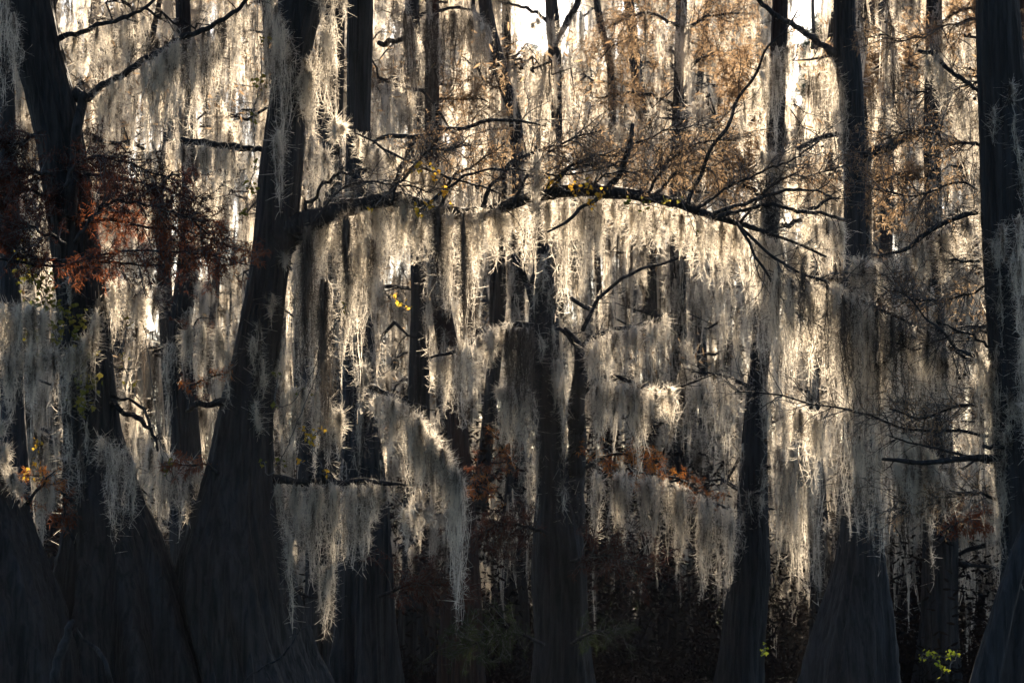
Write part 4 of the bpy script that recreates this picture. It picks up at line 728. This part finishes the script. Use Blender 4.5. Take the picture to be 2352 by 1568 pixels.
for i, (x, d) in enumerate(far):
    s = d / FPX; H = rng.uniform(17, 23) if d < 80 else rng.uniform(18, 24)
    lean = rng.normal(0, .012); r0 = rng.uniform(.16, .32)
    yb = row(0, d); yt = row(H, d); pts = []
    for u in np.linspace(1, 0, 12):
        z = H * u; rr = r0 * (1 - .6 * u) * (1 + 1.9 * math.exp(-z / 1.1)); bow = (1.1 * math.sin(u * 3 + i) + .7 * math.sin(u * 7 + 2 * i)) * min(1, z / 4)
        pts.append((x + (lean * z * 10 + bow) / s * .1 * 3, yb + (yt - yb) * u, rr / s))
    V, F, base = trunk_mesh(pts, d, flute=.22, step=.35, seg=36)
    t_ = empty('cypress_tree', base); sub(t_, 'trunk', V, F, [M_bark, M_bark_b, M_bark_r][i % 3 if i % 4 else 0], base)
    tag(t_, None, 'tree', 'slim background cypresses hung with moss'); far[i] = (x, d, t_, H)
    if x < 700 and d < 74:      # unseen leafy crowns above the picture, added to shade the upper left
        k_ = 40; q_ = np.array([base[0], base[1], .257 * d + 5.5]) + rng.normal(0, 1, (k_, 3)) * np.array([2.4, 2.2, 1.3]); q_[:, 2] = np.maximum(q_[:, 2], .257 * (d + 4) + 2.6)
        n_ = 5200; A_ = q_[rng.integers(0, k_, n_)] + rng.normal(0, .45, (n_, 3)); D_ = rng.normal(0, 1, (n_, 3)); D_ /= np.linalg.norm(D_, axis=1)[:, None]
        a = Acc(); a.add(*ribbons(np.stack([A_, A_ + D_ * .15, A_ + D_ * .3], 1), np.tile([.06, .1, .03], (n_, 1)))); sub(t_, 'crown', *a.out(), M_rust, base)  # added unseen crown, shades the upper left
    if i % 5 < 3:               # many are forked or carry a second leaning stem
        z0 = H * rng.uniform(.15, .5); u = np.linspace(0, 1, 30)[:, None]; sg = rng.choice([-1, 1]); mx_ = float(np.interp(z0, V[:, 2].reshape(-1, 36).mean(1), V[:, 0].reshape(-1, 36).mean(1)))
        path = np.array([mx_, base[1], z0]) + np.array([sg * rng.uniform(.7, 2.2), rng.normal(0, .8), 0]) * u ** .7 + np.array([0, 0, H - z0]) * u + wob(30, .12)
        sub(t_, 'branch', *tube(path, np.linspace(r0 * .55, .03, 30), 14, .07), M_bark, base)
    nb = int(rng.integers(9, 14))
    for j in range(nb):
        z = 2.2 + (H - 3) * (j + rng.uniform(0, 1)) / nb; az = rng.uniform(0, 6.28); L_ = rng.uniform(1.3, 3.6) * (1.15 - .5 * z / H)
        cx = base[0] + np.interp(z, V[:, 2][::36], V[:, 0].reshape(-1, 36).mean(1)) - base[0]; cyy = V[:, 1].reshape(-1, 36).mean(1)[0]
        dirv = np.array([math.cos(az), math.sin(az) * .8, rng.uniform(-.1, .35)]); m_ = 10; u = np.linspace(0, 1, m_)[:, None]
        path = np.array([cx, cyy, z]) + dirv * L_ * u + np.array([0, 0, -.25]) * L_ * u ** 2 + wob(m_, .08)
        sx, sy = col(path[-1, 0], path[-1, 1]), row(path[-1, 2], path[-1, 1])
        if open_sky(sx, sy) or open_sky(col(path[5, 0], path[5, 1]), row(path[5, 2], path[5, 1])): continue
        a = Acc(); a.add(*tube(path, np.linspace(.055, .014, m_) * rng.uniform(.7, 1.3), 6, .08))
        grow_twigs(path, None, 5, L_ * .45, a, 0, .15, None, .012)
        sub(t_, 'branch', *a.out(), M_bark, base)
        for q in range(int(rng.integers(2, 5))):
            p = path[int(rng.integers(2, m_))]
            if open_sky(col(p[0], p[1]), row(p[2], p[1]) + 25): continue
            if p[2] < float(thick_top(p[0], p[1])): continue
            PTS.append((*p, rng.uniform(0, 6.28), rng.uniform(.75, 1.3), rng.integers(0, 10)))
# the wood closes up farther off: curtains without trees one can tell apart
for d0, d1, n, zt in ((41, 50, 48, 12), (50, 60, 58, 14), (60, 78, 95, 19), (78, 98, 200, 26), (96, 118, 460, 32), (118, 142, 860, 39), (142, 150, 420, 42)):
    for k in range(n):
        dk = rng.uniform(d0, d1); xp = rng.uniform(-300, 2650); z = max(2.2 + .05 * dk, float(thick_top((xp - 1176) * dk / FPX, dk)) + .6); z += (zt - z) * rng.uniform(0, 1) ** .85
        p = ((xp - 1176) * dk / FPX, dk, z)
        if open_sky(xp, row(z, dk)): continue
        PTS.append((*p, rng.uniform(0, 6.28), rng.uniform(.7, 1.3) * (1 + (dk > 78) * .5), rng.integers(0, 10)))
for k in range(90):             # a few dim curtains reach low between the trunk bases
    dk = rng.uniform(42, 60); xp = rng.uniform(700, 2350); z = rng.uniform(2.2, 4.4); PTS.append(((xp - 1176) * dk / FPX, dk, z, rng.uniform(0, 6.28), rng.uniform(.5, .9), rng.integers(0, 10)))
for k in range(160):
    dk = rng.uniform(100, 118); xp = rng.choice([rng.uniform(-100, 1150), rng.uniform(1340, 1800), rng.uniform(1920, 2400)]); z = rng.uniform(.2, .29) * dk + 3
    PTS.append(((xp - 1176) * dk / FPX, dk, z, rng.uniform(0, 6.28), rng.uniform(1.2, 2), rng.integers(0, 10)))
# bare limbs that carry the scattered curtains
a = Acc()
for (px_, py_, pz_, *_r) in PTS[::2]:
    L_ = rng.uniform(1.2, 3.4); az = rng.uniform(0, 6.28); u = np.linspace(-.5, .5, 9)[:, None]; sl = rng.normal(0, .3)
    path = np.array([px_, py_, pz_ + .03]) + np.array([math.cos(az), math.sin(az) * .6, sl]) * L_ * u + wob(9, .14); path[:, 2] -= (u[:, 0] ** 2) * .5
    a.add(*tube(path, np.array([.008, .02, .034, .042, .038, .03, .022, .014, .007]) * rng.uniform(.6, 1.3), 5, .1, cap=False))
    grow_twigs(path, None, 4, 1.2, a, 0, .1, None, .014, start=.05)
o = mesh('background_branches', *a.out(), M_bark); o['kind'] = 'stuff'; o['label'] = 'countless bare limbs and twigs through the woods behind'; o['category'] = 'branches'
# wispy faded needles caught in the same far limbs
a = Acc(); n = 46000; ii = rng.integers(0, len(PTS), 900); B_ = np.array([PTS[i][:3] for i in ii]); B_ = B_[B_[:, 2] > 6]
A_ = B_[rng.integers(0, len(B_), n)] + rng.normal(0, 1, (n, 3)) * np.array([.7, .6, .28]); D = rng.normal(0, 1, (n, 3)); D /= np.linalg.norm(D, axis=1)[:, None]
a.add(*ribbons(np.stack([A_, A_ + D * .08, A_ + D * .16], 1), np.tile([.02, .04, .012], (n, 1))))
o = mesh('background_foliage', *a.out(), M_brown); o['kind'] = 'stuff'; o['label'] = 'faded brown needles scattered through the woods behind'; o['category'] = 'foliage'
PT = np.array(PTS)
me = bpy.data.meshes.new('background_moss'); me.vertices.add(len(PT)); me.vertices.foreach_set('co', PT[:, :3].astype(np.float32).ravel())
for nm, tp, arr in (('rz', 'FLOAT', PT[:, 3]), ('sc', 'FLOAT', PT[:, 4]), ('pick', 'INT', PT[:, 5].astype(np.int32))):
    at_ = me.attributes.new(nm, tp, 'POINT'); at_.data.foreach_set('value', arr.astype(np.float32) if tp == 'FLOAT' else arr)
me.update(); bm_o = bpy.data.objects.new('background_moss', me); S.collection.objects.link(bm_o)
bm_o['kind'] = 'stuff'; bm_o['label'] = 'countless moss curtains hanging through the woods behind'; bm_o['category'] = 'spanish moss'
gt = bpy.data.node_groups.new('hang_moss', 'GeometryNodeTree'); gt.interface.new_socket('Geometry', in_out='INPUT', socket_type='NodeSocketGeometry'); gt.interface.new_socket('Geometry', in_out='OUTPUT', socket_type='NodeSocketGeometry')
gi = gt.nodes.new('NodeGroupInput'); go = gt.nodes.new('NodeGroupOutput'); ip = gt.nodes.new('GeometryNodeInstanceOnPoints')
ci = gt.nodes.new('GeometryNodeCollectionInfo'); ci.inputs['Collection'].default_value = protos; ci.inputs['Separate Children'].default_value = True; ci.inputs['Reset Children'].default_value = True
def attr(nm, tp):
    a = gt.nodes.new('GeometryNodeInputNamedAttribute'); a.data_type = tp; a.inputs['Name'].default_value = nm; return a.outputs['Attribute']
cx_ = gt.nodes.new('ShaderNodeCombineXYZ'); gt.links.new(attr('rz', 'FLOAT'), cx_.inputs[2])
mt = gt.nodes.new('GeometryNodeMeshToPoints')
gt.links.new(gi.outputs[0], mt.inputs[0]); gt.links.new(mt.outputs[0], ip.inputs['Points']); gt.links.new(ci.outputs[0], ip.inputs['Instance'])
ip.inputs['Pick Instance'].default_value = True; gt.links.new(attr('pick', 'INT'), ip.inputs['Instance Index'])
gt.links.new(cx_.outputs[0], ip.inputs['Rotation']); gt.links.new(attr('sc', 'FLOAT'), ip.inputs['Scale']); gt.links.new(ip.outputs[0], go.inputs[0])
md = bm_o.modifiers.new('hang', 'NODES'); md.node_group = gt
# labels of the far trees: by place in the row, left to right
ORD = ['first', 'second', 'third', 'fourth', 'fifth', 'sixth', 'seventh', 'eighth', 'ninth', 'tenth', 'eleventh', 'twelfth', 'thirteenth', 'fourteenth', 'fifteenth']
bands = [(40, 60, 'nearest'), (60, 80, 'middle distance'), (80, 200, 'farthest')]
for lo, hi, nm in bands:
    sel = [f for f in far if lo <= f[1] < hi]
    for k, f in enumerate(sel):
        side = 'from the left' if k < len(sel) / 2 else 'from the right'; q = k if k < len(sel) / 2 else len(sel) - 1 - k
        f[2]['label'] = 'slim cypress hung with moss, %s %s in the %s background row' % (ORD[q], side, nm)
# ------------------------------------------------------------------ the far-off wood that closes the view
n = 110000
X_ = rng.uniform(-75, 75, n); Y_ = rng.uniform(150, 166, n); top = 20 + 2.5 * np.sin(X_ * .33) + 1.6 * np.sin(X_ * .9 + 2) + 1.2 * np.sin(X_ * 2.3)
Z_ = top * rng.uniform(0, 1, n) ** .9; A_ = np.stack([X_, Y_, Z_], 1)
A_ = A_ + .5 * np.sin(A_[:, [2, 0, 1]] * 2.1); D = rng.normal(0, 1, (n, 3)); D /= np.linalg.norm(D, axis=1)[:, None]
# unseen ring of leaves behind the viewer, added to keep sky light off trunks
m_ = 16000; th_ = rng.uniform(math.radians(150), math.radians(390), m_); rr_ = rng.uniform(42, 52, m_)
B_ = np.stack([rr_ * np.cos(th_) * 1.3, rr_ * np.sin(th_), 24 * rng.uniform(0, 1, m_)], 1); B_ = B_[B_[:, 1] < 6]
D2 = rng.normal(0, 1, B_.shape); D2 /= np.linalg.norm(D2, axis=1)[:, None]
a = Acc(); a.add(*ribbons(np.stack([B_, B_ + D2 * .6, B_ + D2 * 1.2], 1), np.tile([.3, .7, .2], (len(B_), 1))))
a.add(*ribbons(np.stack([A_, A_ + D * .16, A_ + D * .34], 1), np.tile([.08, .17, .05], (n, 1))))
for k in range(40):
    x = -70 + 140 * k / 40 + rng.normal(0, .8); zz = np.linspace(-.2, 15, 8); a.add(*tube(np.stack([np.full(8, x) + .1 * np.sin(zz), np.full(8, rng.uniform(150, 160)), zz], 1), np.linspace(.4, .1, 8), 8))
o = mesh('distant_wood_and_added_ring', *a.out(), M_green); o['kind'] = 'stuff'; o['label'] = 'dark far-off wood closing the view, plus an unseen ring added to block sky light'; o['category'] = 'wood'
# ------------------------------------------------------------------ dark thicket standing in the shade under the cypresses
n = 300000
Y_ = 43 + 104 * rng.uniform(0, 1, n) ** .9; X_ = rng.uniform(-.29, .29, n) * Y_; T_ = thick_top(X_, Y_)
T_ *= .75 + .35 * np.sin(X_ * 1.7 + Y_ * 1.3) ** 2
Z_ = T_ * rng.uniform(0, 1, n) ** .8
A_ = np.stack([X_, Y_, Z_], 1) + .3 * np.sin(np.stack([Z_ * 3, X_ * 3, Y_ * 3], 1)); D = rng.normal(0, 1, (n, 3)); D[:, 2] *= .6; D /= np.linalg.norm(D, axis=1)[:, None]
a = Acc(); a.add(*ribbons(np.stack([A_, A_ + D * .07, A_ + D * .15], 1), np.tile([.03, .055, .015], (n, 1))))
n = 60000; Y_ = rng.uniform(43, 62, n); X_ = rng.uniform(-.26, .26, n) * Y_; Z_ = (.45 + .3 * np.sin(X_ * 1.9 + Y_)) * rng.uniform(0, 1, n) ** 1.4
A_ = np.stack([X_, Y_, Z_], 1); D = rng.normal(0, 1, (n, 3)); D /= np.linalg.norm(D, axis=1)[:, None]
a.add(*ribbons(np.stack([A_, A_ + D * .07, A_ + D * .14], 1), np.tile([.02, .035, .01], (n, 1))))
for k in range(1100):
    y = rng.uniform(50, 140); x = rng.uniform(-.27, .27) * y; h = float(thick_top(x, y)) * rng.uniform(.6, 1.1); u = np.linspace(0, 1, 9)[:, None]
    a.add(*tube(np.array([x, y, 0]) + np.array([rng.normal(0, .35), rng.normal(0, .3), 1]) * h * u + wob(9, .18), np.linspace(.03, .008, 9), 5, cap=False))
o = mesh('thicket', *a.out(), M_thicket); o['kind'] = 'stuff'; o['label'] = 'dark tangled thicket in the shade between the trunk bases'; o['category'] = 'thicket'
# ------------------------------------------------------------------ pines against the sky
def pine(label, x, ytop, d, wpx):
    s = d / FPX; top = P(x, ytop, d); H = top[2]; base = np.array([top[0], d, .2]); a = Acc()
    zz = np.linspace(.2, H * .98, 14); path = np.stack([np.full(14, top[0]) + .3 * np.sin(zz * .2), np.full(14, d), zz], 1)
    e = tag(empty('pine_tree', base), label, 'tree', 'pines against the sky'); sub(e, 'trunk', *tube(path, np.linspace(.32, .06, 14), 10, .05), M_bark_r, base)
    a = Acc(); b_ = Acc(); R = wpx * s / 2
    for k in range(46):
        u = rng.uniform(0, 1) ** .8; z = H - .4 - u * min(11, H * .45); az = rng.uniform(0, 6.28); L_ = R * (.3 + .8 * u) * rng.uniform(.5, 1.1)
        q = np.linspace(0, 1, 6)[:, None]; p = np.array([top[0], d, z]) + np.array([math.cos(az), math.sin(az), .25]) * L_ * q + wob(6, .1)
        a.add(*tube(p, np.linspace(.05, .015, 6), 5, cap=False))
        for c in range(7):
            cpt = p[int(rng.integers(2, 6))] + rng.normal(0, .28, 3); n = 90
            D = rng.normal(0, 1, (n, 3)); D[:, 2] = np.abs(D[:, 2]) * .7; D /= np.linalg.norm(D, axis=1)[:, None]
            A_ = cpt + rng.normal(0, .16, (n, 3)); b_.add(*ribbons(np.stack([A_, A_ + D * .14, A_ + D * .26], 1), np.tile([.03, .04, .02], (n, 1))))
    sub(e, 'branches', *a.out(), M_bark_r, base); sub(e, 'crown', *b_.out(), M_pine, base)
pine('tall dark pine rising behind the moss just left of the top centre right gap', 1345, 85, 125, 120)
pine('dark pine beside the sky gap above the brown foliage', 1490, -10, 120, 150)
pine('rounded pine crown between the brown trunk and the forked trunk', 1872, 30, 128, 100)
pine('dark pine right of the forked trunk at the top edge', 2010, -30, 122, 150)
pine('small pine tip at the foot of the central sky gap', 1232, 105, 130, 60)

# ------------------------------------------------------------------ the air
m, t, out = mat_new('haze'); pv = t.nodes.new('ShaderNodeVolumePrincipled'); pv.inputs['Color'].default_value = (.93, .95, 1, 1)
pv.inputs['Density'].default_value = .00011; pv.inputs['Anisotropy'].default_value = .3; t.links.new(pv.outputs[0], out.inputs['Volume'])
V = np.array([(x, y, z) for z in (-1.5, 27) for x, y in ((-170, -40), (170, -40), (170, 400), (-170, 400))])
F = [(3, 2, 1, 0), (4, 5, 6, 7), (0, 1, 5, 4), (1, 2, 6, 5), (2, 3, 7, 6), (3, 0, 4, 7)]
o = mesh('haze', V, F, m, smooth=False); o['kind'] = 'stuff'; o['label'] = 'thin haze hanging in the sunlit swamp air'; o['category'] = 'haze'
cy.volume_step_rate = 4
